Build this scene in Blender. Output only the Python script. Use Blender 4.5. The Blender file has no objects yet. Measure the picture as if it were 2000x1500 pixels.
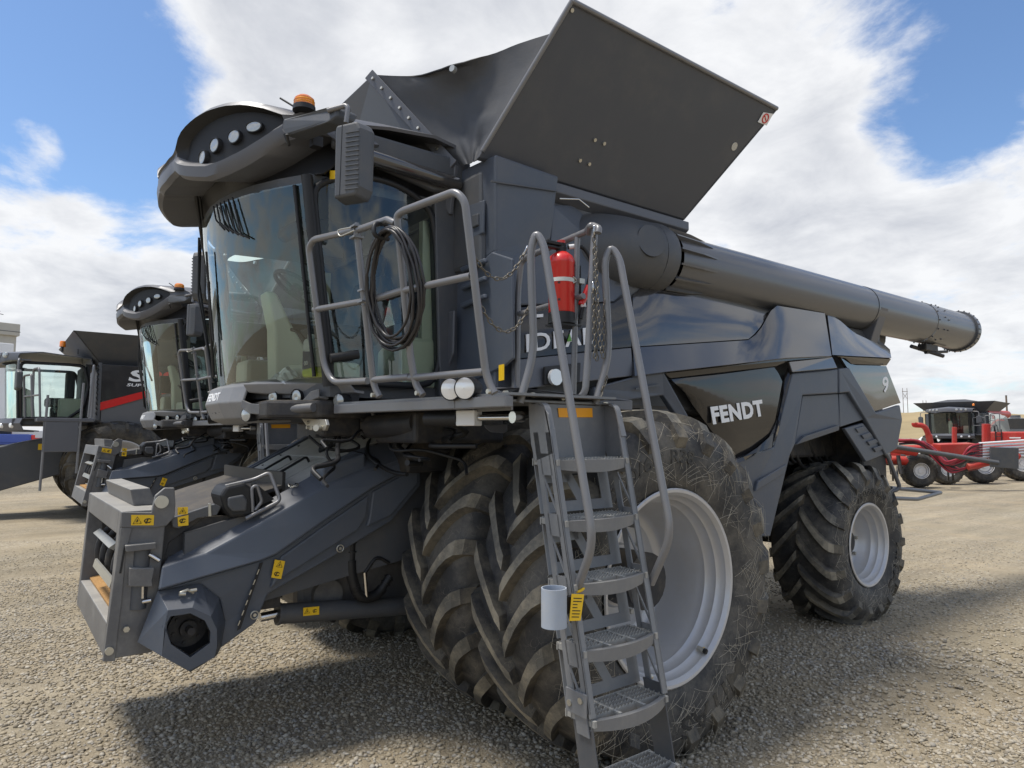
import bpy, bmesh, math, random
import numpy as np
from mathutils import Vector, Matrix, noise
random.seed(7); rng = np.random.default_rng(7)
D = bpy.data; SC = bpy.context.scene; COL = SC.collection
R_ = math.radians
# ---------------------------------------------------------------- camera
CAM_F, CAM_YAW, CAM_PITCH = 1321.947, -0.9177, 0.0760      # focal length in photo pixels (2000 wide)
CAM_POS = Vector((4.8865, -3.1509, 1.8449))
FWD = Vector((math.sin(CAM_YAW) * math.cos(CAM_PITCH), math.cos(CAM_YAW) * math.cos(CAM_PITCH), math.sin(CAM_PITCH)))
RGT = FWD.cross(Vector((0, 0, 1))).normalized(); UPV = RGT.cross(FWD)
cd_ = D.cameras.new('camera'); cam = D.objects.new('camera', cd_); COL.objects.link(cam)
cd_.sensor_width = 36; cd_.lens = 36 * CAM_F / 2000; cd_.clip_start = .05; cd_.clip_end = 6000
m3 = Matrix((RGT, UPV, -FWD)).transposed()
cam.matrix_world = Matrix.Translation(CAM_POS) @ m3.to_4x4()
SC.camera = cam
# ---------------------------------------------------------------- light and sky
SUN_EL, SUN_AZ_VEC = R_(70), Vector((-.47, -.88, 0)).normalized()      # where the sun stands, seen from the ground
sun_dir = Vector((SUN_AZ_VEC.x * math.cos(SUN_EL), SUN_AZ_VEC.y * math.cos(SUN_EL), math.sin(SUN_EL)))
sl = D.lights.new('sun', 'SUN'); sl.energy = 2.6; sl.angle = R_(12.0); sl.color = (1, .95, .87)
so = D.objects.new('sun', sl); COL.objects.link(so); so.rotation_euler = sun_dir.to_track_quat('Z', 'Y').to_euler()
SC.view_settings.view_transform = 'Standard'; SC.view_settings.look = 'None'
SC.view_settings.exposure = 0.66; SC.view_settings.gamma = 1.0; SC.view_settings.use_curve_mapping = False

def ray(px, py):
    return FWD + RGT * ((px - 1000) / CAM_F) - UPV * ((py - 750) / CAM_F)

def build_world():
    w = D.worlds.new('World'); SC.world = w; w.use_nodes = True
    nt = w.node_tree; N = nt.nodes; L = nt.links; N.clear()
    def mth(op, a, b=None, clamp=False):
        n = N.new('ShaderNodeMath'); n.operation = op; n.use_clamp = clamp
        for i, v in enumerate((a, b)):
            if v is None: continue
            if isinstance(v, (int, float)): n.inputs[i].default_value = v
            else: L.new(v, n.inputs[i])
        return n.outputs[0]
    out = N.new('ShaderNodeOutputWorld'); bg = N.new('ShaderNodeBackground'); bg.inputs['Strength'].default_value = .1
    sky = N.new('ShaderNodeTexSky'); sky.sky_type = 'NISHITA'; sky.sun_disc = False
    sky.sun_elevation = SUN_EL; sky.sun_rotation = math.atan2(SUN_AZ_VEC.x, SUN_AZ_VEC.y)
    sky.air_density = 1.0; sky.dust_density = .6; sky.ozone_density = 1.6
    tc = N.new('ShaderNodeTexCoord'); nrm = N.new('ShaderNodeVectorMath'); nrm.operation = 'NORMALIZE'; L.new(tc.outputs['Generated'], nrm.inputs[0])
    sep = N.new('ShaderNodeSeparateXYZ'); L.new(nrm.outputs[0], sep.inputs[0])
    den = mth('ADD', mth('MAXIMUM', sep.outputs['Z'], 0.0), .22)
    cmb = N.new('ShaderNodeCombineXYZ')
    L.new(mth('DIVIDE', sep.outputs['X'], den), cmb.inputs[0]); L.new(mth('DIVIDE', sep.outputs['Y'], den), cmb.inputs[1])
    def nz(scale, detail, rough, dist, off):
        mp = N.new('ShaderNodeMapping'); mp.inputs['Location'].default_value = off; L.new(cmb.outputs[0], mp.inputs[0])
        t = N.new('ShaderNodeTexNoise'); t.inputs['Scale'].default_value = scale; t.inputs['Detail'].default_value = detail
        t.inputs['Roughness'].default_value = rough; t.inputs['Distortion'].default_value = dist; L.new(mp.outputs[0], t.inputs['Vector']); return t.outputs['Fac']
    dens = mth('ADD', mth('MULTIPLY', nz(1.9, 12, .62, .3, (1.3, 7.7, 0)), 1.5), mth('MULTIPLY', nz(6.5, 8, .66, .3, (0, 5, 2)), .34))
    # clouds and gaps that the photograph shows: centre pixel, inner and outer angle (degrees), weight
    for px, py, a0, a1, wt in CLOUDS:
        d = ray(px, py).normalized()
        dp = N.new('ShaderNodeVectorMath'); dp.operation = 'DOT_PRODUCT'; L.new(nrm.outputs[0], dp.inputs[0]); dp.inputs[1].default_value = d
        mr = N.new('ShaderNodeMapRange'); mr.interpolation_type = 'SMOOTHSTEP'; L.new(dp.outputs['Value'], mr.inputs['Value'])
        mr.inputs['From Min'].default_value = math.cos(R_(a1)); mr.inputs['From Max'].default_value = math.cos(R_(a0))
        mr.inputs['To Min'].default_value = 0; mr.inputs['To Max'].default_value = wt
        dens = mth('ADD', dens, mr.outputs[0])
    cov = N.new('ShaderNodeMapRange'); cov.interpolation_type = 'SMOOTHSTEP'; L.new(dens, cov.inputs['Value'])
    cov.inputs['From Min'].default_value = .76; cov.inputs['From Max'].default_value = 1.08
    shade = N.new('ShaderNodeMapRange'); L.new(mth('ADD', mth('MULTIPLY', dens, .55), mth('MULTIPLY', nz(3.6, 8, .6, .4, (1.12, 4, 3)), .9)), shade.inputs['Value'])
    shade.inputs['From Min'].default_value = .98; shade.inputs['From Max'].default_value = 1.42
    cr = N.new('ShaderNodeMix'); cr.data_type = 'RGBA'; L.new(shade.outputs[0], cr.inputs['Factor'])
    cr.inputs['A'].default_value = (6.1, 6.15, 6.25, 1); cr.inputs['B'].default_value = (3.8, 3.95, 4.3, 1)
    skyc = N.new('ShaderNodeMix'); skyc.data_type = 'RGBA'; skyc.blend_type = 'MULTIPLY'; skyc.inputs['Factor'].default_value = 1
    L.new(sky.outputs[0], skyc.inputs['A']); skyc.inputs['B'].default_value = (.86, .98, 1.10, 1)
    mix = N.new('ShaderNodeMix'); mix.data_type = 'RGBA'
    L.new(mth('MULTIPLY', cov.outputs[0], .97), mix.inputs['Factor']); L.new(skyc.outputs['Result'], mix.inputs['A']); L.new(cr.outputs['Result'], mix.inputs['B'])
    L.new(mix.outputs['Result'], bg.inputs['Color']); L.new(bg.outputs[0], out.inputs['Surface'])
CLOUDS = [(560, 60, 6, 22, .26), (900, 120, 8, 22, .24), (1480, 170, 5, 15, .26), (1700, 130, 2, 7, .16), (60, 560, 4, 13, .30), (45, 280, .6, 3.2, .34), (120, 640, 3, 12, .2), (1850, 520, 5, 17, .24), (1650, 380, 3, 10, .22), (380, 480, 1, 5, .2),
          (190, 260, 4, 13, -.34), (330, 400, 2, 6, -.2), (30, 60, 4, 12, -.3), (1880, 60, 4, 11, -.36), (1800, 240, 2, 6, -.28), (740, 95, .5, 4, -.42), (1950, 740, 3, 8, -.12)]
build_world()

# ---------------------------------------------------------------- materials
def mat(name, base, rough=.5, metal=0., spec=.5, coat=0., noise_amt=0., noise_scale=8., bump=0., bump_scale=60., dust=None, dust_amt=0., dust_scale=3., up_dust=0., emit=None):
    m = D.materials.new(name); m.use_nodes = True; nt = m.node_tree; N = nt.nodes; L = nt.links
    b = N['Principled BSDF']; b.inputs['Base Color'].default_value = (*base, 1); b.inputs['Roughness'].default_value = rough
    b.inputs['Metallic'].default_value = metal; b.inputs['Specular IOR Level'].default_value = spec
    b.inputs['Coat Weight'].default_value = coat; b.inputs['Coat Roughness'].default_value = .04
    tc = N.new('ShaderNodeTexCoord')
    def nz(s, d=5, r=.6):
        t = N.new('ShaderNodeTexNoise'); t.inputs['Scale'].default_value = s; t.inputs['Detail'].default_value = d; t.inputs['Roughness'].default_value = r
        L.new(tc.outputs['Object'], t.inputs['Vector']); return t.outputs['Fac']
    cur = None
    if noise_amt:
        mx = N.new('ShaderNodeMix'); mx.data_type = 'RGBA'; L.new(nz(noise_scale), mx.inputs['Factor'])
        mx.inputs['A'].default_value = (*[c * (1 - noise_amt) for c in base], 1); mx.inputs['B'].default_value = (*[min(1, c * (1 + noise_amt)) for c in base], 1)
        cur = mx.outputs['Result']
    if dust:
        mr = N.new('ShaderNodeMapRange'); mr.interpolation_type = 'SMOOTHSTEP'; L.new(nz(dust_scale, 9, .72), mr.inputs['Value'])
        mr.inputs['From Min'].default_value = .42; mr.inputs['From Max'].default_value = .72; mr.inputs['To Max'].default_value = dust_amt
        fac = mr.outputs[0]
        if up_dust:
            g = N.new('ShaderNodeNewGeometry'); s = N.new('ShaderNodeSeparateXYZ'); L.new(g.outputs['Normal'], s.inputs[0])
            m2 = N.new('ShaderNodeMapRange'); L.new(s.outputs['Z'], m2.inputs['Value']); m2.inputs['From Min'].default_value = .35; m2.inputs['From Max'].default_value = .95; m2.inputs['To Max'].default_value = up_dust
            a = N.new('ShaderNodeMath'); a.operation = 'ADD'; a.use_clamp = True; L.new(fac, a.inputs[0]); L.new(m2.outputs[0], a.inputs[1]); fac = a.outputs[0]
        mx = N.new('ShaderNodeMix'); mx.data_type = 'RGBA'; L.new(fac, mx.inputs['Factor'])
        if cur: L.new(cur, mx.inputs['A'])
        else: mx.inputs['A'].default_value = (*base, 1)
        mx.inputs['B'].default_value = (*dust, 1); cur = mx.outputs['Result']
        rr = N.new('ShaderNodeMapRange'); L.new(fac, rr.inputs['Value']); rr.inputs['To Min'].default_value = rough; rr.inputs['To Max'].default_value = max(rough, .85); L.new(rr.outputs[0], b.inputs['Roughness'])
    if cur: L.new(cur, b.inputs['Base Color'])
    if bump:
        bp = N.new('ShaderNodeBump'); bp.inputs['Strength'].default_value = bump; bp.inputs['Distance'].default_value = .01; L.new(nz(bump_scale, 4), bp.inputs['Height']); L.new(bp.outputs[0], b.inputs['Normal'])
    if emit: b.inputs['Emission Color'].default_value = (*emit[0], 1); b.inputs['Emission Strength'].default_value = emit[1]
    return m

DUST = (.30, .245, .165)
M = {}
M['gloss'] = mat('gloss_anthracite_paint', (.052, .050, .051), .12, .35, .6, 1.0, .08, 2, .012, 3.0, DUST, .10, 1.6, .06)
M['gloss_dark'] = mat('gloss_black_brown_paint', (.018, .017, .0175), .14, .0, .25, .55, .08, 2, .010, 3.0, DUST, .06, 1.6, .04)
M['plastic'] = mat('blue_grey_plastic', (.072, .086, .112), .46, 0, .5, 0, .12, 3, .12, 240, DUST, .10, 2.2, .10)
M['plastic_dark'] = mat('dark_grey_plastic', (.070, .075, .084), .46, 0, .45, 0, .1, 4, .1, 240, DUST, .12, 2.5, .06)
M['steel'] = mat('grey_painted_steel', (.108, .112, .126), .42, .15, .5, 0, .08, 2, .03, 40, DUST, .07, 1.2, .05)
M['tank'] = mat('tank_panel_paint', (.066, .072, .087), .44, .15, .5, 0, .1, 1.3, .10, 1.6, (.22, .20, .165), .22, 1.1, .02)
M['frame'] = mat('worn_frame_steel', (.120, .119, .122), .45, .1, .5, 0, .12, 5, .05, 80, (.38, .36, .32), .32, 4, .6)
M['deck'] = mat('dusty_deck_steel', (.27, .265, .25), .55, .0, .5, 0, .12, 5, .05, 80, (.46, .44, .39), .5, 3.5, .75)
M['hood'] = mat('hood_grey_plastic', (.21, .21, .215), .45, 0, .5, 0, .08, 5, .08, 200, (.38, .36, .32), .2, 5, .3)
M['rail'] = mat('grey_rail_paint', (.185, .185, .193), .34, .25, .5, 0, .06, 6, .03, 120, DUST, .12, 6, .05)
M['ladder'] = mat('grey_ladder_paint', (.185, .19, .2), .42, .2, .5, 0, .1, 5, .04, 120, (.38, .36, .32), .22, 9, .25)
M['auger'] = mat('grey_auger_paint', (.098, .101, .110), .34, .2, .5, .25, .06, 3, .012, 8, DUST, .06, 2, .05)
M['black'] = mat('black_rubber', (.016, .016, .017), .5, 0, .4, 0, .1, 8)
M['dark'] = mat('oily_dark_steel', (.028, .028, .031), .55, .1, .4, 0, .3, 9, .15, 50, DUST, .22, 5, .15)
M['fabric'] = mat('tank_fabric', (.066, .069, .077), .6, 0, .4, 0, .15, 4, .25, 9, DUST, .06, 3)
M['rubber'] = None
M['rim'] = mat('silver_rim_paint', (.50, .50, .51), .36, .35, .5, .15, .05, 3, .02, 30, (.45, .40, .31), .25, 5, .1)
M['chrome'] = mat('chrome', (.62, .61, .6), .16, 1., .5)
M['zinc'] = mat('zinc_plate', (.50, .48, .42), .38, .8, .5, 0, .15, 20)
M['chain'] = mat('chain_steel', (.16, .145, .12), .5, .7, .5, 0, .35, 60)
M['cable'] = mat('black_cable', (.022, .020, .021), .38, 0, .5)
M['red'] = mat('red_paint', (.62, .022, .018), .32, 0, .5, .4, .06, 6)
M['red_far'] = mat('red_machine_paint', (.46, .022, .016), .45, 0, .5, 0, .25, 3, 0, 1, DUST, .25, 2, .15)
M['yellow'] = mat('yellow_sticker', (.80, .50, .012), .5)
M['orange'] = mat('orange_sticker', (.85, .36, .008), .5)
M['amber'] = mat('amber_lens', (.80, .22, .008), .12, 0, .6, .6)
M['white'] = mat('white_print', (.80, .80, .80), .45)
M['black_print'] = mat('black_print', (.012, .011, .010), .5)
M['green_print'] = mat('green_print', (.10, .30, .04), .5)
M['lens'] = mat('clear_lamp_lens', (.42, .43, .42), .16, .35, .7, .7, .25, 60)
M['lens_bright'] = mat('bright_lamp_lens', (.86, .87, .88), .2, .2, .7, .5, .08, 70)
M['cream'] = mat('cream_cab_plastic', (.60, .62, .50), .6, 0, .4, 0, .06, 4)
M['seat'] = mat('dark_seat_cloth', (.035, .036, .04), .85)
M['cup'] = mat('pale_blue_grey_plastic', (.34, .38, .44), .55, 0, .5, 0, .1, 14, 0, 1, (.45, .42, .36), .3, 16)
M['jug'] = mat('white_jug_plastic', (.62, .64, .60), .4)
M['lime'] = mat('lime_liquid', (.52, .60, .06), .35)
M['label_dark'] = mat('dark_label_print', (.03, .05, .09), .45, 0, .5, 0, .6, 30)
M['blue'] = mat('blue_car_paint', (.02, .07, .38), .25, .2, .6, .8)
M['white_body'] = mat('white_body_paint', (.72, .72, .72), .4, 0, .5, 0, .06, 2)
M['grey_body'] = mat('silver_grey_body', (.17, .17, .175), .35, .4, .5, .3, .1, 2)
M['beige_wall'] = mat('beige_wall', (.45, .43, .38), .7, 0, .4, 0, .12, 1.5)
M['wood'] = mat('weathered_pole', (.16, .12, .09), .8)
M['hose_red'] = mat('red_ribbed_hose', (.30, .02, .035), .4)
M['bag'] = mat('clear_plastic_bag', (.62, .66, .66), .2, 0, .6)
M['strand'] = mat('dry_straw_strands', (.50, .45, .36), .8, 0, .3)
M['straw'] = mat('straw_and_rust', (.38, .22, .09), .9, 0, .2, 0, .3, 30, .5, 80)

def rubber(name, base, dustamt, tan):
    m = D.materials.new(name); m.use_nodes = True; nt = m.node_tree; N = nt.nodes; L = nt.links
    b = N['Principled BSDF']; b.inputs['Roughness'].default_value = .62; b.inputs['Specular IOR Level'].default_value = .35
    tc = N.new('ShaderNodeTexCoord')
    def nz(s, d, r, dist=0):
        t = N.new('ShaderNodeTexNoise'); t.inputs['Scale'].default_value = s; t.inputs['Detail'].default_value = d; t.inputs['Roughness'].default_value = r; t.inputs['Distortion'].default_value = dist
        L.new(tc.outputs['Object'], t.inputs['Vector']); return t
    def rng_(v, a, bb, hi):
        mr = N.new('ShaderNodeMapRange'); mr.interpolation_type = 'SMOOTHSTEP'; L.new(v, mr.inputs['Value']); mr.inputs['From Min'].default_value = a; mr.inputs['From Max'].default_value = bb; mr.inputs['To Max'].default_value = hi; return mr.outputs[0]
    d1 = rng_(nz(3.2, 10, .72).outputs['Fac'], .40, .66, dustamt)
    # thin pale straw fibres and web threads stuck to the rubber
    wv = N.new('ShaderNodeMix'); wv.data_type = 'RGBA'; wv.blend_type = 'ADD'; wv.inputs['Factor'].default_value = .8; L.new(tc.outputs['Object'], wv.inputs['A']); L.new(nz(2.2, 3, .5).outputs['Color'], wv.inputs['B'])
    fac = d1
    for sc, wid in ((6., .010), (12., .018)):
        vo = N.new('ShaderNodeTexVoronoi'); vo.feature = 'DISTANCE_TO_EDGE'; vo.inputs['Scale'].default_value = sc; L.new(wv.outputs['Result'], vo.inputs['Vector'])
        ln = N.new('ShaderNodeMapRange'); L.new(vo.outputs['Distance'], ln.inputs['Value']); ln.inputs['From Min'].default_value = 0; ln.inputs['From Max'].default_value = wid; ln.inputs['To Min'].default_value = .45; ln.inputs['To Max'].default_value = 0
        mk = N.new('ShaderNodeMath'); mk.operation = 'MULTIPLY'; L.new(ln.outputs[0], mk.inputs[0]); L.new(rng_(nz(sc * .35, 4, .6).outputs['Fac'], .50, .62, 1.0), mk.inputs[1])
        ad = N.new('ShaderNodeMath'); ad.operation = 'ADD'; ad.use_clamp = True; L.new(fac, ad.inputs[0]); L.new(mk.outputs[0], ad.inputs[1]); fac = ad.outputs[0]
    mx = N.new('ShaderNodeMix'); mx.data_type = 'RGBA'; L.new(fac, mx.inputs['Factor']); mx.inputs['A'].default_value = (*base, 1); mx.inputs['B'].default_value = (*tan, 1)
    L.new(mx.outputs['Result'], b.inputs['Base Color'])
    bp = N.new('ShaderNodeBump'); bp.inputs['Strength'].default_value = .35; bp.inputs['Distance'].default_value = .01; L.new(nz(38, 6, .65).outputs['Fac'], bp.inputs['Height']); L.new(bp.outputs[0], b.inputs['Normal'])
    return m
M['rubber'] = rubber('tyre_rubber', (.036, .036, .037), .42, (.24, .215, .175))
M['lug_side'] = rubber('tyre_lug_side', (.045, .043, .041), .6, (.25, .215, .155))
M['lug_top'] = rubber('tyre_lug_top', (.11, .104, .09), .85, (.36, .315, .235))
M['rubber_clean'] = rubber('far_tyre_rubber', (.03, .029, .028), .35, (.22, .19, .14))

def glass_mat(name, tint, refl=1.0):
    m = D.materials.new(name); m.use_nodes = True; nt = m.node_tree; N = nt.nodes; L = nt.links; N.clear()
    o = N.new('ShaderNodeOutputMaterial'); tr = N.new('ShaderNodeBsdfTransparent'); tr.inputs[0].default_value = (*tint, 1)
    gl = N.new('ShaderNodeBsdfGlossy'); gl.inputs['Roughness'].default_value = .015; gl.inputs['Color'].default_value = (.95, 1, .98, 1)
    fr = N.new('ShaderNodeFresnel'); fr.inputs['IOR'].default_value = 1.6
    mu = N.new('ShaderNodeMath'); mu.operation = 'MULTIPLY'; mu.use_clamp = True; L.new(fr.outputs[0], mu.inputs[0]); mu.inputs[1].default_value = refl
    mx = N.new('ShaderNodeMixShader'); L.new(mu.outputs[0], mx.inputs[0]); L.new(tr.outputs[0], mx.inputs[1]); L.new(gl.outputs[0], mx.inputs[2]); L.new(mx.outputs[0], o.inputs[0])
    return m
M['glass'] = glass_mat('tinted_cab_glass', (.90, .98, .94), 1.4)

def ground_mat():
    m = D.materials.new('gravel_yard'); m.use_nodes = True; nt = m.node_tree; N = nt.nodes; L = nt.links
    b = N['Principled BSDF']; b.inputs['Roughness'].default_value = .95; b.inputs['Specular IOR Level'].default_value = .15
    g = N.new('ShaderNodeNewGeometry')
    def nz(s, d, r):
        t = N.new('ShaderNodeTexNoise'); t.inputs['Scale'].default_value = s; t.inputs['Detail'].default_value = d; t.inputs['Roughness'].default_value = r; L.new(g.outputs['Position'], t.inputs['Vector']); return t
    def vor(s, feat='F1'):
        v = N.new('ShaderNodeTexVoronoi'); v.feature = feat; v.inputs['Scale'].default_value = s; L.new(g.outputs['Position'], v.inputs['Vector']); return v
    v1 = vor(34); v2 = vor(75)
    hsv = N.new('ShaderNodeSeparateColor'); L.new(v1.outputs['Color'], hsv.inputs[0])
    cr = N.new('ShaderNodeValToRGB'); L.new(hsv.outputs[0], cr.inputs[0])
    e = cr.color_ramp.elements; e[0].color = (.17, .148, .11, 1); e[1].color = (.41, .365, .285, 1); n = e.new(.5); n.color = (.29, .25, .19, 1)
    big = N.new('ShaderNodeValToRGB'); L.new(nz(.35, 6, .6).outputs['Fac'], big.inputs[0]); e = big.color_ramp.elements; e[0].position = .38; e[1].position = .66; e[0].color = (.28, .24, .17, 1); e[1].color = (.385, .315, .215, 1)
    mx = N.new('ShaderNodeMix'); mx.data_type = 'RGBA'; L.new(cr.outputs[0], mx.inputs['A']); L.new(big.outputs[0], mx.inputs['B'])
    fm = N.new('ShaderNodeMapRange'); L.new(nz(1.1, 7, .65).outputs['Fac'], fm.inputs['Value']); fm.inputs['From Min'].default_value = .38; fm.inputs['From Max'].default_value = .62; fm.inputs['To Min'].default_value = .35; fm.inputs['To Max'].default_value = .95; L.new(fm.outputs[0], mx.inputs['Factor'])
    # wheel-worn darker patches over the yard
    pt = N.new('ShaderNodeMapRange'); pt.interpolation_type = 'SMOOTHSTEP'; L.new(nz(1.9, 9, .75).outputs['Fac'], pt.inputs['Value']); pt.inputs['From Min'].default_value = .52; pt.inputs['From Max'].default_value = .68; pt.inputs['To Min'].default_value = 1; pt.inputs['To Max'].default_value = .84
    m2 = N.new('ShaderNodeMix'); m2.data_type = 'RGBA'; m2.blend_type = 'MULTIPLY'; m2.inputs['Factor'].default_value = 1; L.new(mx.outputs['Result'], m2.inputs['A']); L.new(pt.outputs[0], m2.inputs['B'])
    # faint lanes packed by passing machines
    mpl = N.new('ShaderNodeMapping'); mpl.inputs['Rotation'].default_value = (0, 0, .12); mpl.inputs['Scale'].default_value = (1.3, .10, 1); L.new(g.outputs['Position'], mpl.inputs[0])
    ln = N.new('ShaderNodeTexNoise'); ln.inputs['Scale'].default_value = 1.0; ln.inputs['Detail'].default_value = 6; ln.inputs['Roughness'].default_value = .7; L.new(mpl.outputs[0], ln.inputs['Vector'])
    lr = N.new('ShaderNodeMapRange'); L.new(ln.outputs['Fac'], lr.inputs['Value']); lr.inputs['From Min'].default_value = .35; lr.inputs['From Max'].default_value = .68; lr.inputs['To Min'].default_value = 1.14; lr.inputs['To Max'].default_value = .74
    m4 = N.new('ShaderNodeMix'); m4.data_type = 'RGBA'; m4.blend_type = 'MULTIPLY'; m4.inputs['Factor'].default_value = 1; L.new(m2.outputs['Result'], m4.inputs['A']); L.new(lr.outputs[0], m4.inputs['B'])
    L.new(m4.outputs['Result'], b.inputs['Base Color'])
    hh = N.new('ShaderNodeMath'); hh.operation = 'ADD'; L.new(v1.outputs['Distance'], hh.inputs[0]); L.new(v2.outputs['Distance'], hh.inputs[1])
    bp = N.new('ShaderNodeBump'); bp.invert = True; bp.inputs['Strength'].default_value = .6; bp.inputs['Distance'].default_value = .012; L.new(hh.outputs[0], bp.inputs['Height']); L.new(bp.outputs[0], b.inputs['Normal'])
    return m
M['ground'] = ground_mat()
def pebble_mat():
    m = D.materials.new('pebbles'); m.use_nodes = True; nt = m.node_tree; N = nt.nodes; L = nt.links
    b = N['Principled BSDF']; b.inputs['Roughness'].default_value = .85; b.inputs['Specular IOR Level'].default_value = .25
    g = N.new('ShaderNodeNewGeometry'); cr = N.new('ShaderNodeValToRGB'); L.new(g.outputs['Random Per Island'], cr.inputs[0])
    e = cr.color_ramp.elements; e[0].color = (.15, .135, .115, 1); e[1].color = (.52, .475, .39, 1)
    for p, c in ((.2, (.25, .215, .16)), (.4, (.34, .29, .215)), (.55, (.30, .29, .275)), (.7, (.39, .33, .235)), (.85, (.40, .37, .32))):
        q = e.new(p); q.color = (*c, 1)
    t = N.new('ShaderNodeTexNoise'); t.inputs['Scale'].default_value = 1.1; t.inputs['Detail'].default_value = 5; L.new(g.outputs['Position'], t.inputs['Vector'])
    mr = N.new('ShaderNodeMapRange'); L.new(t.outputs['Fac'], mr.inputs['Value']); mr.inputs['From Min'].default_value = .35; mr.inputs['From Max'].default_value = .7; mr.inputs['To Min'].default_value = .05; mr.inputs['To Max'].default_value = .55
    mx = N.new('ShaderNodeMix'); mx.data_type = 'RGBA'; L.new(mr.outputs[0], mx.inputs['Factor']); L.new(cr.outputs[0], mx.inputs['A']); mx.inputs['B'].default_value = (.36, .30, .205, 1)
    L.new(mx.outputs['Result'], b.inputs['Base Color']); return m
M['pebble'] = pebble_mat()
M['hill'] = mat('dry_grass_hill', (.34, .265, .15), .95, 0, .1, 0, .38, .035, .4, .3, (.24, .20, .12), .7, .012)

# ---------------------------------------------------------------- survey: a photo pixel seen on a known plane gives a point of the machine
def V(px, py, x=None, y=None, z=None, plane=None):
    d = ray(px, py)
    if x is not None: t = (x - CAM_POS.x) / d.x
    elif y is not None: t = (y - CAM_POS.y) / d.y
    elif z is not None: t = (z - CAM_POS.z) / d.z
    else:
        a, b, c = (Vector(q) for q in plane); n = (b - a).cross(c - a); t = (a - CAM_POS).dot(n) / d.dot(n)
    return CAM_POS + d * t
def Vs(px, py, f, t0=2., t1=9.):
    """first hit of the pixel's ray with the surface y = f(x, z)"""
    d = ray(px, py); g = lambda t: (CAM_POS + d * t).y - f((CAM_POS + d * t).x, (CAM_POS + d * t).z)
    n = 200; ta = t0; ga = g(ta)
    for i in range(1, n + 1):
        tb = t0 + (t1 - t0) * i / n; gb = g(tb)
        if ga * gb <= 0:
            for _ in range(40):
                tm = (ta + tb) / 2
                if g(tm) * ga <= 0: tb = tm
                else: ta = tm; ga = g(tm)
            return CAM_POS + d * ta
        ta, ga = tb, gb
    return CAM_POS + d * (t0 + t1) / 2

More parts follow.
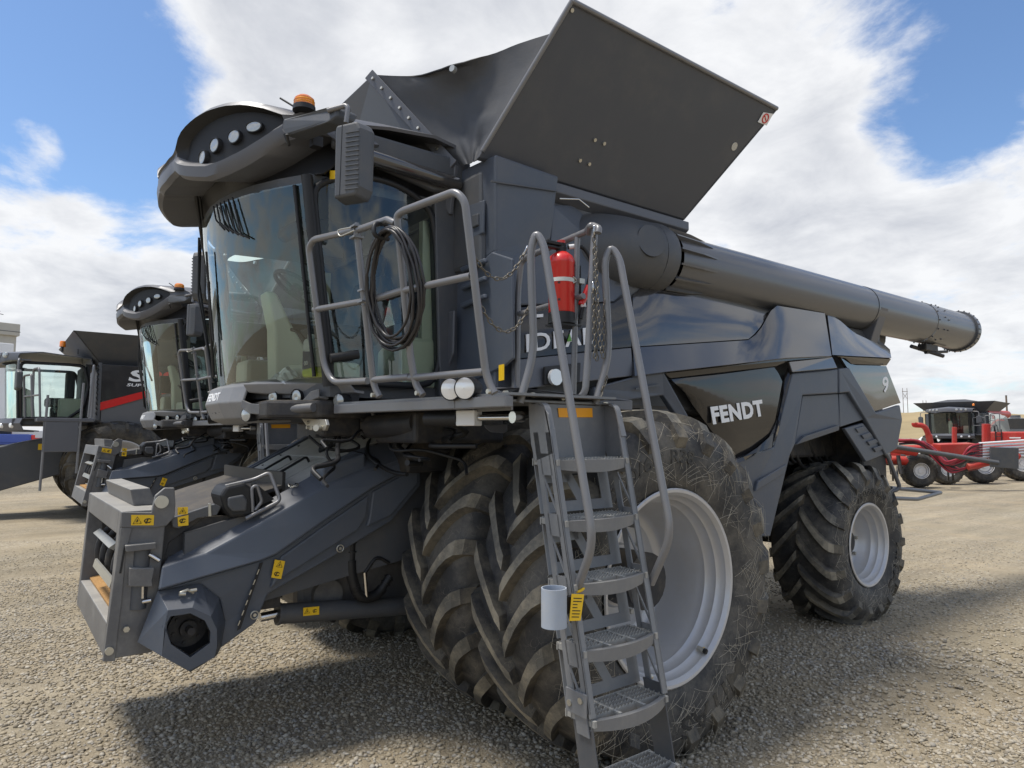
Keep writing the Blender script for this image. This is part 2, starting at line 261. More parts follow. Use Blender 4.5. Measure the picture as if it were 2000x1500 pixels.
# ---------------------------------------------------------------- mesh helpers
def link(o, parent=None):
    COL.objects.link(o)
    if parent is not None: o.parent = parent
    return o
def tag(o, label=None, cat=None, group=None, kind=None):
    if label: o['label'] = label
    if cat: o['category'] = cat
    if group: o['group'] = group
    if kind: o['kind'] = kind
    return o
def empty(name, loc, label, cat, group=None, rz=0):
    o = D.objects.new(name, None); o.location = loc; o.rotation_euler = (0, 0, rz); o.empty_display_size = .3; link(o); return tag(o, label, cat, group)
class MB:
    def __init__(s): s.v = []; s.f = []; s.m = []; s.sm = []
    def add(s, vs, fs, mi=0, smooth=False):
        o = len(s.v); s.v += [tuple(v) for v in vs]; s.f += [[i + o for i in f] for f in fs]; s.m += [mi] * len(fs); s.sm += [smooth] * len(fs); return s
    def box(s, x0, x1, y0, y1, z0, z1, mi=0, mtx=None):
        vs = [Vector(c) for c in ((x0, y0, z0), (x1, y0, z0), (x1, y1, z0), (x0, y1, z0), (x0, y0, z1), (x1, y0, z1), (x1, y1, z1), (x0, y1, z1))]
        if mtx is not None: vs = [mtx @ v for v in vs]
        return s.add(vs, [(0, 3, 2, 1), (4, 5, 6, 7), (0, 1, 5, 4), (1, 2, 6, 5), (2, 3, 7, 6), (3, 0, 4, 7)], mi)
    def prism(s, pts, vec, mi=0):
        pts = [Vector(p) for p in pts]; vec = Vector(vec); n = len(pts)
        nn = Vector((0, 0, 0))
        for i in range(n): nn += (pts[i] - pts[0]).cross(pts[(i + 1) % n] - pts[0])
        if nn.dot(vec) > 0: pts = pts[::-1]
        return s.add(pts + [p + vec for p in pts], [list(range(n)), list(range(2 * n - 1, n - 1, -1))] + [(i, i + n, (i + 1) % n + n, (i + 1) % n) for i in range(n)], mi)
    def tube(s, pts, r, n=10, closed=False, mi=0, caps=True, r_end=None):
        pts = [Vector(p) for p in pts]; k = len(pts); rings = []
        T = []
        for i in range(k):
            a = pts[(i - 1) % k] if (closed or i > 0) else pts[0]; b = pts[(i + 1) % k] if (closed or i < k - 1) else pts[-1]
            T.append((b - a).normalized())
        ref = Vector((0, 0, 1)) if abs(T[0].z) < .9 else Vector((1, 0, 0))
        u = (ref - T[0] * ref.dot(T[0])).normalized()
        for i in range(k):
            u = (u - T[i] * u.dot(T[i])).normalized(); w = T[i].cross(u)
            rr = r if r_end is None else r + (r_end - r) * i / (k - 1)
            rings.append([pts[i] + (u * math.cos(a) + w * math.sin(a)) * rr for a in (2 * math.pi * j / n for j in range(n))])
        vs = [v for rg in rings for v in rg]; fs = []
        for i in range(k if closed else k - 1):
            i2 = (i + 1) % k
            for j in range(n): fs.append((i * n + j, i * n + (j + 1) % n, i2 * n + (j + 1) % n, i2 * n + j))
        s.add(vs, fs, mi, True)
        if caps and not closed: s.add(vs, [tuple(range(n - 1, -1, -1)), tuple(range((k - 1) * n, k * n))], mi)
        return s
    def lathe(s, prof, mtx, n=48, mi=0, smooth=True, crisp=True):
        """prof = (axial, radius); axis +X of mtx"""
        segs = [[prof[0]]]
        for i in range(1, len(prof)):
            segs[-1].append(prof[i])
            if i < len(prof) - 1:
                d1 = (prof[i][0] - prof[i - 1][0], prof[i][1] - prof[i - 1][1]); d2 = (prof[i + 1][0] - prof[i][0], prof[i + 1][1] - prof[i][1])
                cs = (d1[0] * d2[0] + d1[1] * d2[1]) / max(1e-9, math.hypot(*d1) * math.hypot(*d2))
                if cs < .78 and crisp: segs.append([prof[i]])
        cs_ = [(math.cos(2 * math.pi * j / n), math.sin(2 * math.pi * j / n)) for j in range(n)]
        for pr in segs:
            k = len(pr); vs = [mtx @ Vector((h, r * c, r * q)) for c, q in cs_ for h, r in pr]
            fs = [(j * k + i, j * k + i + 1, (j + 1) % n * k + i + 1, (j + 1) % n * k + i) for j in range(n) for i in range(k - 1)]
            s.add(vs, fs, mi, smooth)
        return s
    def cyl(s, a, b, r, n=16, mi=0, r2=None):
        a, b = Vector(a), Vector(b); r2 = r if r2 is None else r2; L_ = (b - a).length
        q = (b - a).to_track_quat('X', 'Z').to_matrix().to_4x4(); mt = Matrix.Translation(a) @ q
        vs = []
        for h, rr in ((0, r), (L_, r2)):
            for j in range(n): t = 2 * math.pi * j / n; vs.append(mt @ Vector((h, rr * math.cos(t), rr * math.sin(t))))
        s.add(vs, [(j, (j + 1) % n, (j + 1) % n + n, j + n) for j in range(n)], mi, True)
        return s.add(vs, [tuple(range(n - 1, -1, -1)), tuple(range(n, 2 * n))], mi)
    def grid(s, rows, mi=0, smooth=True, flip=False):
        k = len(rows[0]); vs = [p for r in rows for p in r]
        fs = [(i * k + j, i * k + j + 1, (i + 1) * k + j + 1, (i + 1) * k + j) for i in range(len(rows) - 1) for j in range(k - 1)]
        if flip: fs = [f[::-1] for f in fs]
        return s.add(vs, fs, mi, smooth)
    def mesh(s, name, mats):
        me = D.meshes.new(name); me.from_pydata(s.v, [], s.f)
        for m in (mats if isinstance(mats, (list, tuple)) else [mats]): me.materials.append(M[m] if isinstance(m, str) else m)
        me.polygons.foreach_set('material_index', s.m); me.polygons.foreach_set('use_smooth', s.sm); me.update(); return me
    def build(s, name, mats, parent=None, bevel=0, solid=0, segs=2, fix=False):
        me = s.mesh(name, mats)
        if fix:
            bm = bmesh.new(); bm.from_mesh(me); bmesh.ops.remove_doubles(bm, verts=bm.verts, dist=1e-5); bmesh.ops.recalc_face_normals(bm, faces=bm.faces); bm.to_mesh(me); bm.free()
        o = link(D.objects.new(name, me), parent)
        if solid:
            md = o.modifiers.new('thickness', 'SOLIDIFY'); md.thickness = abs(solid); md.offset = -1 if solid > 0 else 1
            if any(s.sm): es = o.modifiers.new('crisp', 'EDGE_SPLIT'); es.split_angle = R_(38); bevel = 0
        if bevel:
            md = o.modifiers.new('edges', 'BEVEL'); md.width = bevel; md.segments = segs; md.limit_method = 'ANGLE'; md.angle_limit = R_(32); md.harden_normals = False
        return o
def fillet(pts, r, seg=5):
    """round the inner corners of a polyline"""
    pts = [Vector(p) for p in pts]; out = [pts[0]]
    for i in range(1, len(pts) - 1):
        p, a, b = pts[i], pts[i - 1] - pts[i], pts[i + 1] - pts[i]
        d = min(r, a.length * .48, b.length * .48); A = p + a.normalized() * d; B = p + b.normalized() * d
        for k in range(seg + 1):
            t = k / seg; out.append(A * (1 - t) ** 2 + p * 2 * t * (1 - t) + B * t * t)
    out.append(pts[-1]); return out
def plate(name, pts, mt, parent, vec=(-.03, 0, 0), bevel=.006):
    return MB().prism(pts, vec).build(name, mt, parent, bevel)
def text_mesh(body, p00, p10, p01, mt, name, parent, depth=.004, bold=.02, shear=0, spacing=1.0, arc=None):
    """lettering whose bounding box fills the parallelogram p00 p10 p01"""
    cu = D.curves.new(name, 'FONT'); cu.body = body; cu.offset = bold; cu.shear = shear; cu.space_character = spacing; cu.resolution_u = 3
    t = D.objects.new(name + '_tmp', cu); COL.objects.link(t); bpy.context.view_layer.update()
    me = D.meshes.new_from_object(t.evaluated_get(bpy.context.evaluated_depsgraph_get())); D.objects.remove(t); D.curves.remove(cu)
    co = np.array([v.co[:] for v in me.vertices]); mn = co.min(0); ex = co.max(0) - mn; ex[ex == 0] = 1
    n = len(co); faces = [tuple(p.vertices) for p in me.polygons]; D.meshes.remove(me)
    uv = (co[:, :2] - mn[:2]) / ex[:2]
    if arc is None:
        p00, p10, p01 = Vector(p00), Vector(p10), Vector(p01); nn = (p10 - p00).cross(p01 - p00).normalized()
        base = [p00 + (p10 - p00) * float(u) + (p01 - p00) * float(v) for u, v in uv]
    else:
        x, a0, a1, r0, r1, sgn = arc; nn = Vector((sgn, 0, 0)); base = []       # on a wheel side: angle from front, upward
        for u, v in uv:
            a = a0 + (a1 - a0) * float(u); r = r0 + (r1 - r0) * float(v); base.append(Vector((x, -r * math.cos(a), r * math.sin(a))))
    mb = MB(); vs = [b + nn * depth for b in base] + [b - nn * .002 for b in base]
    ec = {}
    for f in faces:
        for i in range(len(f)): e = (f[i], f[(i + 1) % len(f)]); ec[e] = 1
    fs = [tuple(f) for f in faces] + [(b, a, a + n, b + n) for (a, b) in ec if (b, a) not in ec]
    mb.add(vs, fs); return mb.build(name, mt, parent)
def copy_thing(root, loc, rz, label, group=None):
    def rec(o, par):
        c = o.copy(); COL.objects.link(c)
        if par is not None: c.parent = par
        for ch in list(o.children):
            if 'label' not in ch or 'category' not in ch: rec(ch, c)
        return c
    r = rec(root, None); r.location = loc; r.rotation_euler = (0, 0, rz); r['label'] = label
    if group: r['group'] = group
    return r
def lerp(a, b, t): return a + (b - a) * t
# ================================================================ setting
def ground_z(x, y):
    z = 0.
    if abs(x - 1) < 12 and abs(y) < 12:
        z = math.exp(-((x - 1) ** 2 + y * y) / 150.0) * (.03 * noise.noise(Vector((x * .5, y * .5, 3.1))) + .014 * noise.noise(Vector((x * 1.7, y * 1.7, 8.1))))
        # lug prints of a machine that drove past, beside the rear wheel
        u = abs(x - 2.75); w = max(0., 1 - (u / .42) ** 4) * max(0., min(1., (y - .6) / .8)) * max(0., min(1., (9.5 - y) / 2.))
        if w > 0: z += w * (.016 * math.sin((y + (x - 2.75) * (.9 if x > 2.75 else -.9)) * 20.) - .014)
        u = abs(x - 4.4); w = max(0., 1 - (u / .4) ** 4) * max(0., min(1., (y - 1.5) / 1.)) * max(0., min(1., (11 - y) / 2.))
        if w > 0: z += w * (.012 * math.sin((y + (x - 4.4) * (.9 if x > 4.4 else -.9)) * 19.) - .008)
    t = max(0., min(1., (-x - 19) / 10.)); return z + .85 * t * t * (3 - 2 * t)
def build_ground():
    # one sheet: fine near the machines, coarse to the horizon
    ts = np.concatenate([np.linspace(-10, 10, 251), np.array([11, 12.5, 14, 16, 18, 20, 22, 25, 28, 32, 38, 50, 80, 130, 220, 400, 800, 1600, 3000])]); ts = np.unique(np.concatenate([ts, -ts]))
    k = len(ts); cx, cy = 1.0, 1.0
    vs = [(x + cx, y + cy, ground_z(x + cx, y + cy)) for x in ts for y in ts]
    fs = [(i * k + j, (i + 1) * k + j, (i + 1) * k + j + 1, i * k + j + 1) for i in range(k - 1) for j in range(k - 1)]
    mb = MB(); mb.add(vs, fs, 0, True); o = mb.build('ground', 'ground'); o['kind'] = 'structure'
build_ground()

def build_pebbles():
    phi = (1 + 5 ** .5) / 2
    iv = np.array([(-1, phi, 0), (1, phi, 0), (-1, -phi, 0), (1, -phi, 0), (0, -1, phi), (0, 1, phi), (0, -1, -phi), (0, 1, -phi), (phi, 0, -1), (phi, 0, 1), (-phi, 0, -1), (-phi, 0, 1)]); iv /= np.linalg.norm(iv[0])
    it = np.array([(0, 11, 5), (0, 5, 1), (0, 1, 7), (0, 7, 10), (0, 10, 11), (1, 5, 9), (5, 11, 4), (11, 10, 2), (10, 7, 6), (7, 1, 8), (3, 9, 4), (3, 4, 2), (3, 2, 6), (3, 6, 8), (3, 8, 9), (4, 9, 5), (2, 4, 11), (6, 2, 10), (8, 6, 7), (9, 8, 1)])
    P = []
    h = np.array([FWD.x, FWD.y]); h /= np.linalg.norm(h); rt = np.array([RGT.x, RGT.y]); c = np.array([CAM_POS.x, CAM_POS.y])
    for d0, d1, dens, s0, s1 in ((2.3, 4.4, 2300, .006, .025), (4.4, 6.6, 1350, .008, .025), (6.6, 9.0, 620, .008, .021), (9.0, 12., 200, .008, .017)):
        area = (d1 * d1 - d0 * d0) * .86; n = int(area * dens)
        d = np.sqrt(rng.uniform(d0 * d0, d1 * d1, n)); a = rng.uniform(-.86, .86, n) * d
        p = c + h * d[:, None] + rt * a[:, None]
        s = s0 + (s1 - s0) * rng.beta(1.3, 3.6, n)
        P.append(np.concatenate([p, s[:, None]], 1))
    P = np.concatenate(P)
    # sandy patches carry fewer stones
    keep = np.array([noise.noise(Vector((x * .9, y * .9, 20.))) + .45 * noise.noise(Vector((x * 2.6, y * 2.6, 5.))) for x, y in P[:, :2]])
    P = P[rng.uniform(0, 1, len(P)) < np.clip(1.02 - 1.5 * np.clip(keep - .02, 0, 1), .12, 1)]
    n = len(P); z = np.array([ground_z(x, y) for x, y in P[:, :2]])
    sc = P[:, 2:3] * np.stack([rng.uniform(.8, 1.35, n), rng.uniform(.7, 1.1, n), rng.uniform(.4, .75, n)], 1)
    V_ = iv[None] * (1 + rng.uniform(-.16, .16, (n, 12, 1))) * sc[:, None, :]
    th = rng.uniform(0, 2 * np.pi, n); tl = rng.uniform(-.35, .35, n); ct, st = np.cos(th)[:, None], np.sin(th)[:, None]; cl, sl_ = np.cos(tl)[:, None], np.sin(tl)[:, None]
    y2 = V_[..., 1] * cl - V_[..., 2] * sl_; z2 = V_[..., 1] * sl_ + V_[..., 2] * cl
    W = np.stack([V_[..., 0] * ct - y2 * st + P[:, 0:1], V_[..., 0] * st + y2 * ct + P[:, 1:2], z2 + z[:, None] + sc[:, 2:3] * .35], -1).reshape(-1, 3)
    F_ = (it[None] + (np.arange(n) * 12)[:, None, None]).reshape(-1)
    me = D.meshes.new('gravel'); me.vertices.add(len(W)); me.vertices.foreach_set('co', W.ravel().astype(np.float32)); me.loops.add(len(F_)); me.loops.foreach_set('vertex_index', F_.astype(np.int32))
    nf = len(F_) // 3; me.polygons.add(nf); me.polygons.foreach_set('loop_start', np.arange(nf, dtype=np.int32) * 3); me.polygons.foreach_set('loop_total', np.full(nf, 3, np.int32)); me.polygons.foreach_set('use_smooth', np.ones(nf, bool))
    me.materials.append(M['pebble']); me.update(calc_edges=True); me.validate()
    o = link(D.objects.new('gravel', me)); o['kind'] = 'stuff'
    print('pebbles', n)
build_pebbles()

def build_hill():
    rows = []
    # rolling dry hills beyond the yard on the right, 300 to 900 m away
    def crest(px):          # photo row of the skyline
        return 801 + 4 * math.sin(px / 45.) + (6 if px > 1960 else 0) - 3 * math.sin(px / 17. + 1) * .4
    pxs = list(range(1560, 2400, 14))
    for k, (dist, fr) in enumerate(((260, 0), (300, .12), (360, .35), (430, .62), (520, .88), (600, 1.), (700, .9))):
        row = []
        for px in pxs:
            d = ray(px, 850); d = Vector((d.x, d.y, 0)).normalized(); p = Vector((CAM_POS.x, CAM_POS.y, 0)) + d * dist
            cosf = d.dot(Vector((FWD.x, FWD.y, 0)).normalized())
            hz = 1.845 + 600 * cosf * (850.5 - crest(px)) / CAM_F
            row.append((p.x, p.y, -.5 + fr * (hz + .5) + (2.0 * noise.noise(Vector((p.x * .02, p.y * .02, 0))) if 0 < k < 5 else 0)))
        rows.append(row)
    o = MB().grid(rows, flip=False).build('hill', 'hill'); o['kind'] = 'structure'
build_hill()
# ================================================================ wheels
def tyre_mesh(R, W, rim_r, nl, vdir, lug_h=.05, lw=.05, sweep=.36, n=96, far=False):
    Rc = R - lug_h; mid = (Rc + rim_r) / 2; h = W / 2
    half = [(0, Rc), (.55 * h, Rc - .006), (.80 * h, Rc - .02), (.93 * h, Rc - .045), (1.0 * h, Rc - .10), (1.045 * h, mid + .06), (1.05 * h, mid - .02), (1.0 * h, rim_r + .10), (.93 * h, rim_r + .035), (.90 * h, rim_r + .02), (.87 * h, rim_r - .015), (.80 * h, rim_r - .02)]
    prof = [(-u, r) for u, r in half[::-1]] + half[1:]
    mb = MB(); mb.lathe(prof, Matrix.Identity(4), n, 0)
    mb.f = [f[::-1] for f in mb.f]
    def surf(u):           # radius of the carcass at |u|, following down the shoulder
        for (a, ra), (b, rb) in zip(half, half[1:]):
            if a <= u <= b: return ra + (rb - ra) * (u - a) / (b - a)
        return Rc
    st = [(.0, .82), (.10, 1), (.25, 1), (.42, 1), (.60, 1), (.78, 1), (.90, 1.02), (.985, 1.05)]
    for side in (1, -1):
        for k in range(nl):
            th0 = 2 * math.pi * (k + (.5 if side > 0 else 0)) / nl + random.uniform(-.004, .004)
            secs = []
            pts = [(v * h, surf(v * h), hh * lug_h * .98, v) for v, hh in st]
            pts += [(1.035 * h, Rc - .12, lug_h * .55, 1.06), (1.045 * h, Rc - .17, .006, 1.1)]
            for i, (u, r, hh, v) in enumerate(pts):
                th = th0 + vdir * sweep * (1 - (1 - min(v, 1)) ** 1.32) + vdir * max(0, v - 1) * .12
                ang = 1.55 * max(.02, 1 - min(v, 1)) ** .55           # slope of the lug: circumferential share
                wt = lw * (.62 + .55 * v) / R * (1 + .45 * max(0, 1 - 2.2 * v)); wb = wt + .026 / R
                out = 0 if v <= .99 else 1
                ux, rr = (u + hh * .9 * out, r + hh * (1 - out * .75))
                row = []
                for w, top in ((-wb / 2, 0), (-wt / 2, 1), (wt / 2, 1), (wb / 2, 0)):
                    uu, r2 = (ux, rr) if top else (u - (.012 if v > .9 else 0), r - .015)
                    a = th + w; row.append((side * uu, -r2 * math.cos(a), r2 * math.sin(a)))
                secs.append(row)
            base = len(mb.v); vs = [p for s_ in secs for p in s_]; fs = []; ms = []
            for i in range(len(secs) - 1):
                for j in range(3):
                    q = (i * 4 + j, i * 4 + j + 1, (i + 1) * 4 + j + 1, (i + 1) * 4 + j); fs.append(q if side > 0 else q[::-1]); ms.append(2 if j == 1 and pts[i][3] < .93 else 1)
            e = (len(secs) - 1) * 4
            for q in ((0, 3, 2, 1), (e, e + 1, e + 2, e + 3)): fs.append(q if side > 0 else q[::-1]); ms.append(1)
            mb.v += vs; mb.f += [[i + base for i in f] for f in fs]; mb.m += ms; mb.sm += [False] * len(fs)
    return mb.mesh('tyre', ['rubber_clean'] * 3 if far else ['rubber', 'lug_side', 'lug_top'])
def rim_mesh(r, depth, flip=False, W=.7):
    """lathe from the outer lip inward; depth = how far in the disc sits"""
    p = [(-.02, r - .02), (0, r + .012), (.006, r + .004), (.004, r - .012), (-.02, r - .03), (-.055, r - .036), (-.075, r - .055), (-.115, r - .060), (-.14, r - .080), (-.18, r - .086), (-.20, r - .096), (-depth + .05, r - .115), (-depth + .01, r - .14), (-depth, r - .18), (-depth + .02, r * .55), (-depth + .02, .20), (-depth + .05, .185), (-depth + .05, .10), (-depth + .09, .085), (-depth + .09, 0.001)]
    mb = MB(); mb.lathe(p[:5], Matrix.Identity(4), 72, 0); [mb.lathe(q_, Matrix.Identity(4), 72, 0, crisp=False) for q_ in (p[4:7], p[6:9], p[8:14])]; mb.lathe(p[13:], Matrix.Identity(4), 72, 0)
    # inner half of the barrel
    mb.lathe([(-depth, r - .18), (-W * .75, r - .09), (-W, r - .03), (-W - .01, r + .01)], Matrix.Identity(4), 72, 0)
    for k in range(10):
        a = 2 * math.pi * k / 10; c = Vector((-depth + .022, .26 * math.cos(a), .26 * math.sin(a))); mb.cyl(c, c + Vector((.03, 0, 0)), .017, 6, 1)
    return mb.mesh('rim', ['rim', 'zinc'])
TYRE_F = tyre_mesh(1.035, .66, .545, 21, 1, .062, .084)
TYRE_B = tyre_mesh(.825, .68, .40, 18, -1, .055, .078, .42)
RIM_F = rim_mesh(.553, .47, W=.62); RIM_IN = rim_mesh(.553, .2, W=.62); RIM_B = rim_mesh(.404, .30, W=.62)
def wheel(name, parent, tm, rm, x, y, z, side, W, rot=0, text=None, valve=True):
    w = link(D.objects.new(name, rm), parent); w.location = (x, y, z)
    w.rotation_euler = (rot, 0, 0 if side > 0 else math.pi)
    t = link(D.objects.new('tyre', tm), w); t.location = (-W / 2 + .02, 0, 0)
    if side < 0: t.rotation_euler = (0, 0, math.pi); t.location = (-W / 2 + .02, 0, 0)
    return w
# ================================================================ the grey combine harvester
HERO = empty('combine_harvester', (0, 0, 0), 'large dark grey combine harvester in the foreground with ladder down and dual front tyres', 'combine harvester', 'dark grey combines parked in a row')
H = HERO
FZ, BZ = .975, .755
wf = wheel('front_wheel', H, TYRE_F, RIM_F, 2.30, 0, FZ, 1, .66, .10)
wi = wheel('front_wheel', H, TYRE_F, RIM_IN, 1.49, 0, FZ, 1, .66, -.02)
wheel('front_wheel', H, TYRE_F, RIM_IN, -1.49, 0, FZ, -1, .66, .1)
wheel('front_wheel', H, TYRE_F, RIM_F, -2.30, 0, FZ, -1, .66, .0)
wb = wheel('rear_wheel', H, TYRE_B, RIM_B, 1.60, 3.873, BZ, 1, .68, .06)
wheel('rear_wheel', H, TYRE_B, RIM_B, -1.60, 3.873, BZ, -1, .68, .2)
def sidewall_text(w, body, a0, a1, r0, r1, x=.035):
    text_mesh(body, 0, 0, 0, 'rubber_clean', 'sidewall_lettering', w, .004, .01, arc=(x, a0, a1, r0, r1, 1))
# angle 0 = front, 90 = top; text reads clockwise seen from outside, so angles run upward from the front
RA = R_
sidewall_text(wf, '900/60', RA(50), RA(86), .71, .79)
sidewall_text(wf, 'R38', RA(92), RA(108), .71, .79)
sidewall_text(wf, 'MITAS', RA(228), RA(276), .72, .84)
sidewall_text(wb, '710/60', RA(60), RA(102), .50, .57)
sidewall_text(wb, 'R30', RA(109), RA(128), .50, .57)
sidewall_text(wb, 'MITAS', RA(186), RA(240), .52, .62)
MB().box(-.045, -.040, .262, .302, -.455, -.435).build('rim_sticker', 'yellow', wf)
vm = MB().cyl((-.06, .24, -.43), (-.02, .245, -.44), .014, 10, 0).cyl((-.02, .245, -.44), (.0, .247, -.444), .016, 6, 1); vm.build('valve', ['zinc', 'black'], wf)

def strands(w, R, W, rin, n, seed):
    # dry straw fibres and web threads stuck to the outer sidewall and the tread
    rs = random.Random(seed); mb = MB()
    for i in range(n):
        a = rs.uniform(0, 6.283); r = rs.uniform(rin + .05, R - .08); ln = rs.uniform(.05, .22); d = rs.uniform(-1.1, 1.1) + (1.57 if rs.random() < .3 else 0); bend = rs.uniform(-.5, .5); pts = []
        for k in range(4):
            t = (k / 3 - .5) * ln; rr = r + t * math.sin(d) + bend * t * t; aa = a + t * math.cos(d) / r
            u = (R - rr) / (R - rin); x = .034 - .10 * max(0, .30 - u) ** 1.0 - .02 * max(0, u - .7); pts.append(Vector((x + .004, -rr * math.cos(aa), rr * math.sin(aa))))
        mb.tube(pts, rs.uniform(.0005, .0010), 3, caps=False)
    tag(mb.build('straw_strand', 'strand', w), kind='stuff')
strands(wf, 1.035, .66, .56, 520, 3); strands(wb, .825, .68, .41, 220, 5)

# ---------------------------------------------------------------- body core and axles
MB().box(-.74, .74, -.55, 4.35, .92, 2.04).build('chassis_core', 'dark', H, .02)  # plain dark block added to stop light passing through the machine
MB().box(-1.46, 1.46, -.50, 4.62, 2.04, 2.98).build('body_core', 'plastic_dark', H, .03)  # upper filler block, added for the same light blocking
MB().cyl((-2.1, 0, FZ), (2.1, 0, FZ), .17, 20).box(-.85, .85, -.22, .22, FZ - .24, FZ + .26).build('front_axle', 'dark', H)
MB().box(-1.25, 1.25, 3.75, 4.0, .66, .90).cyl((-1.4, 3.873, BZ), (1.4, 3.873, BZ), .11, 16).build('rear_axle', 'dark', H, .02)
m_ = MB()
for i in range(9):
    y0 = 2.75 + .14 * i; m_.tube(fillet([(1.15 + .02 * (i % 3), y0, 1.95), (1.2, y0 + .15, 1.62 - .03 * (i % 4)), (1.1, y0 + .5, 1.5 + .05 * (i % 3)), (.9, y0 + .9, 1.72)], .2), .014 + .006 * (i % 2), 8)
m_.build('hydraulic_hose', 'black', H)
MB().box(.7, 1.2, 2.9, 4.2, 1.62, 2.05).box(.6, 1.48, 4.05, 4.6, 1.35, 2.05).build('engine_underside', 'dark', H, .03)

# ---------------------------------------------------------------- side panels (left side of the machine)
def facet(name, pts, mt, t=.03, bevel=.006, smooth=False):
    return plate(name, [V(a, b, x=x) for a, b, x in pts], mt, H, (-t, 0, 0), bevel)
def curved(name, top, bot, xs, mt, n=10, t=.03, bevel=0):
    """panel between two photo polylines (left to right), bulged: xs = offsets from top to bottom"""
    def samp(pl, u):
        L = [0]
        for a, b in zip(pl, pl[1:]): L.append(L[-1] + math.hypot(b[0] - a[0], b[1] - a[1]))
        s = u * L[-1]
        for i in range(len(pl) - 1):
            if s <= L[i + 1] or i == len(pl) - 2:
                k = (s - L[i]) / (L[i + 1] - L[i]); return (lerp(pl[i][0], pl[i + 1][0], k), lerp(pl[i][1], pl[i + 1][1], k))
    us = sorted(set([i / n for i in range(n + 1)])); k = len(xs) - 1
    rows = []
    for j, x in enumerate(xs):
        row = []
        for u in us:
            a, b = samp(top, u), samp(bot, u); row.append(V(lerp(a[0], b[0], j / k), lerp(a[1], b[1], j / k), x=x))
        rows.append(row)
    return MB().grid(rows, flip=True).build(name, mt, H, bevel, t)
curved('upper_side_panel', [(1236, 576), (1285, 537), (1400, 563), (1510, 595)], [(1236, 677), (1330, 671), (1465, 662), (1484, 640)], [1.47, 1.51, 1.543, 1.56, 1.565], 'gloss', 16)
curved('mid_side_panel', [(1236, 679), (1330, 673), (1467, 664), (1486, 642), (1512, 596), (1611, 612)], [(1240, 734), (1300, 726), (1380, 717), (1460, 708), (1535, 699), (1624, 695)], [1.57, 1.60, 1.63, 1.66], 'gloss', 22)
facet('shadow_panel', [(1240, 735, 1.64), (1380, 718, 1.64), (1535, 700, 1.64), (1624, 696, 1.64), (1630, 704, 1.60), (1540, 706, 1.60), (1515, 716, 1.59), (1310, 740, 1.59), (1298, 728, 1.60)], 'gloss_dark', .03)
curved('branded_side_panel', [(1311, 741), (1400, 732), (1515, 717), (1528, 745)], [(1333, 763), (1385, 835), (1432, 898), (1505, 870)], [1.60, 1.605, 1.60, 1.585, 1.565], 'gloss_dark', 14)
curved('panel_lower_corner', [(1505, 868), (1522, 800), (1530, 742), (1541, 708)], [(1433, 899), (1508, 874), (1529, 800), (1548, 722)], [1.575, 1.60, 1.615], 'gloss_dark', 12)
facet('arch_top_trim', [(1541, 706, 1.62), (1626, 697, 1.63), (1636, 719, 1.645), (1548, 727, 1.64)], 'gloss', .03)
# seen through to the body behind the branded panel
facet('wheel_arch_skirt', [(1433, 900, 1.60), (1512, 873, 1.60), (1530, 800, 1.61), (1548, 729, 1.61), (1637, 721, 1.61), (1637, 768, 1.61), (1568, 772, 1.61), (1553, 868, 1.60), (1543, 890, 1.60), (1505, 1048, 1.56), (1478, 1048, 1.56), (1465, 965, 1.57)], 'plastic', .05, .012)
facet('arch_recess', [(1568, 773, 1.57), (1637, 769, 1.57), (1641, 828, 1.57), (1638, 841, 1.56), (1552, 870, 1.56)], 'plastic', .03)
facet('arch_recess', [(1639, 769, 1.57), (1658, 767, 1.57), (1691, 818, 1.57), (1641, 834, 1.56)], 'plastic', .03)
facet('rear_corner_panel', [(1639, 720, 1.615), (1659, 718, 1.615), (1711, 806, 1.615), (1758, 791, 1.60), (1763, 820, 1.60), (1753, 876, 1.58), (1731, 889, 1.58), (1691, 818, 1.60), (1659, 766, 1.61), (1640, 768, 1.61)], 'plastic', .05, .012)
facet('arch_strut', [(1650, 837, 1.57), (1686, 826, 1.57), (1731, 886, 1.56), (1692, 902, 1.56)], 'plastic', .04, .008)
for i in range(4):
    a = i * 12; facet('vent_louvre', [(1672 + a * .95, 837 + a * 1.05, 1.585), (1688 + a * .95, 832 + a * 1.05, 1.585), (1693 + a * .95, 838 + a * 1.05, 1.58), (1677 + a * .95, 845 + a * 1.05, 1.58)], 'plastic', .03, .004)
# lower trim lines of the skirt
facet('skirt_rib', [(1481, 940, 1.605), (1538, 905, 1.605), (1533, 925, 1.60), (1476, 960, 1.60)], 'plastic', .03, .008)
facet('skirt_rib', [(1572, 852, 1.595), (1640, 830, 1.595), (1639, 840, 1.585), (1556, 868, 1.585)], 'plastic', .03, .004)
# rear panels
curved('rear_upper_panel', [(1616, 613), (1634, 620), (1668, 650), (1738, 682)], [(1626, 693), (1660, 695), (1700, 697), (1741, 699)], [1.55, 1.60, 1.63], 'gloss', 10)
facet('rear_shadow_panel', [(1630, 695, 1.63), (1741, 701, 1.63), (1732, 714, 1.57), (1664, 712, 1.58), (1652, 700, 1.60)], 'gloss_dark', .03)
curved('rear_number_panel', [(1642, 698), (1664, 713), (1700, 714), (1731, 715)], [(1708, 803), (1725, 798), (1742, 792), (1759, 787)], [1.59, 1.595, 1.585, 1.575], 'gloss', 8)
facet('rear_cowl', [(1667, 650, 1.50), (1690, 652, 1.45), (1722, 668, 1.45), (1738, 682, 1.52), (1728, 684, 1.56), (1690, 674, 1.56)], 'plastic_dark', .05)
text_mesh('9', V(1724.5, 768, x=1.591), V(1736, 765, x=1.591), V(1723, 737, x=1.594), 'white', 'number_print', H, .0015, .02)
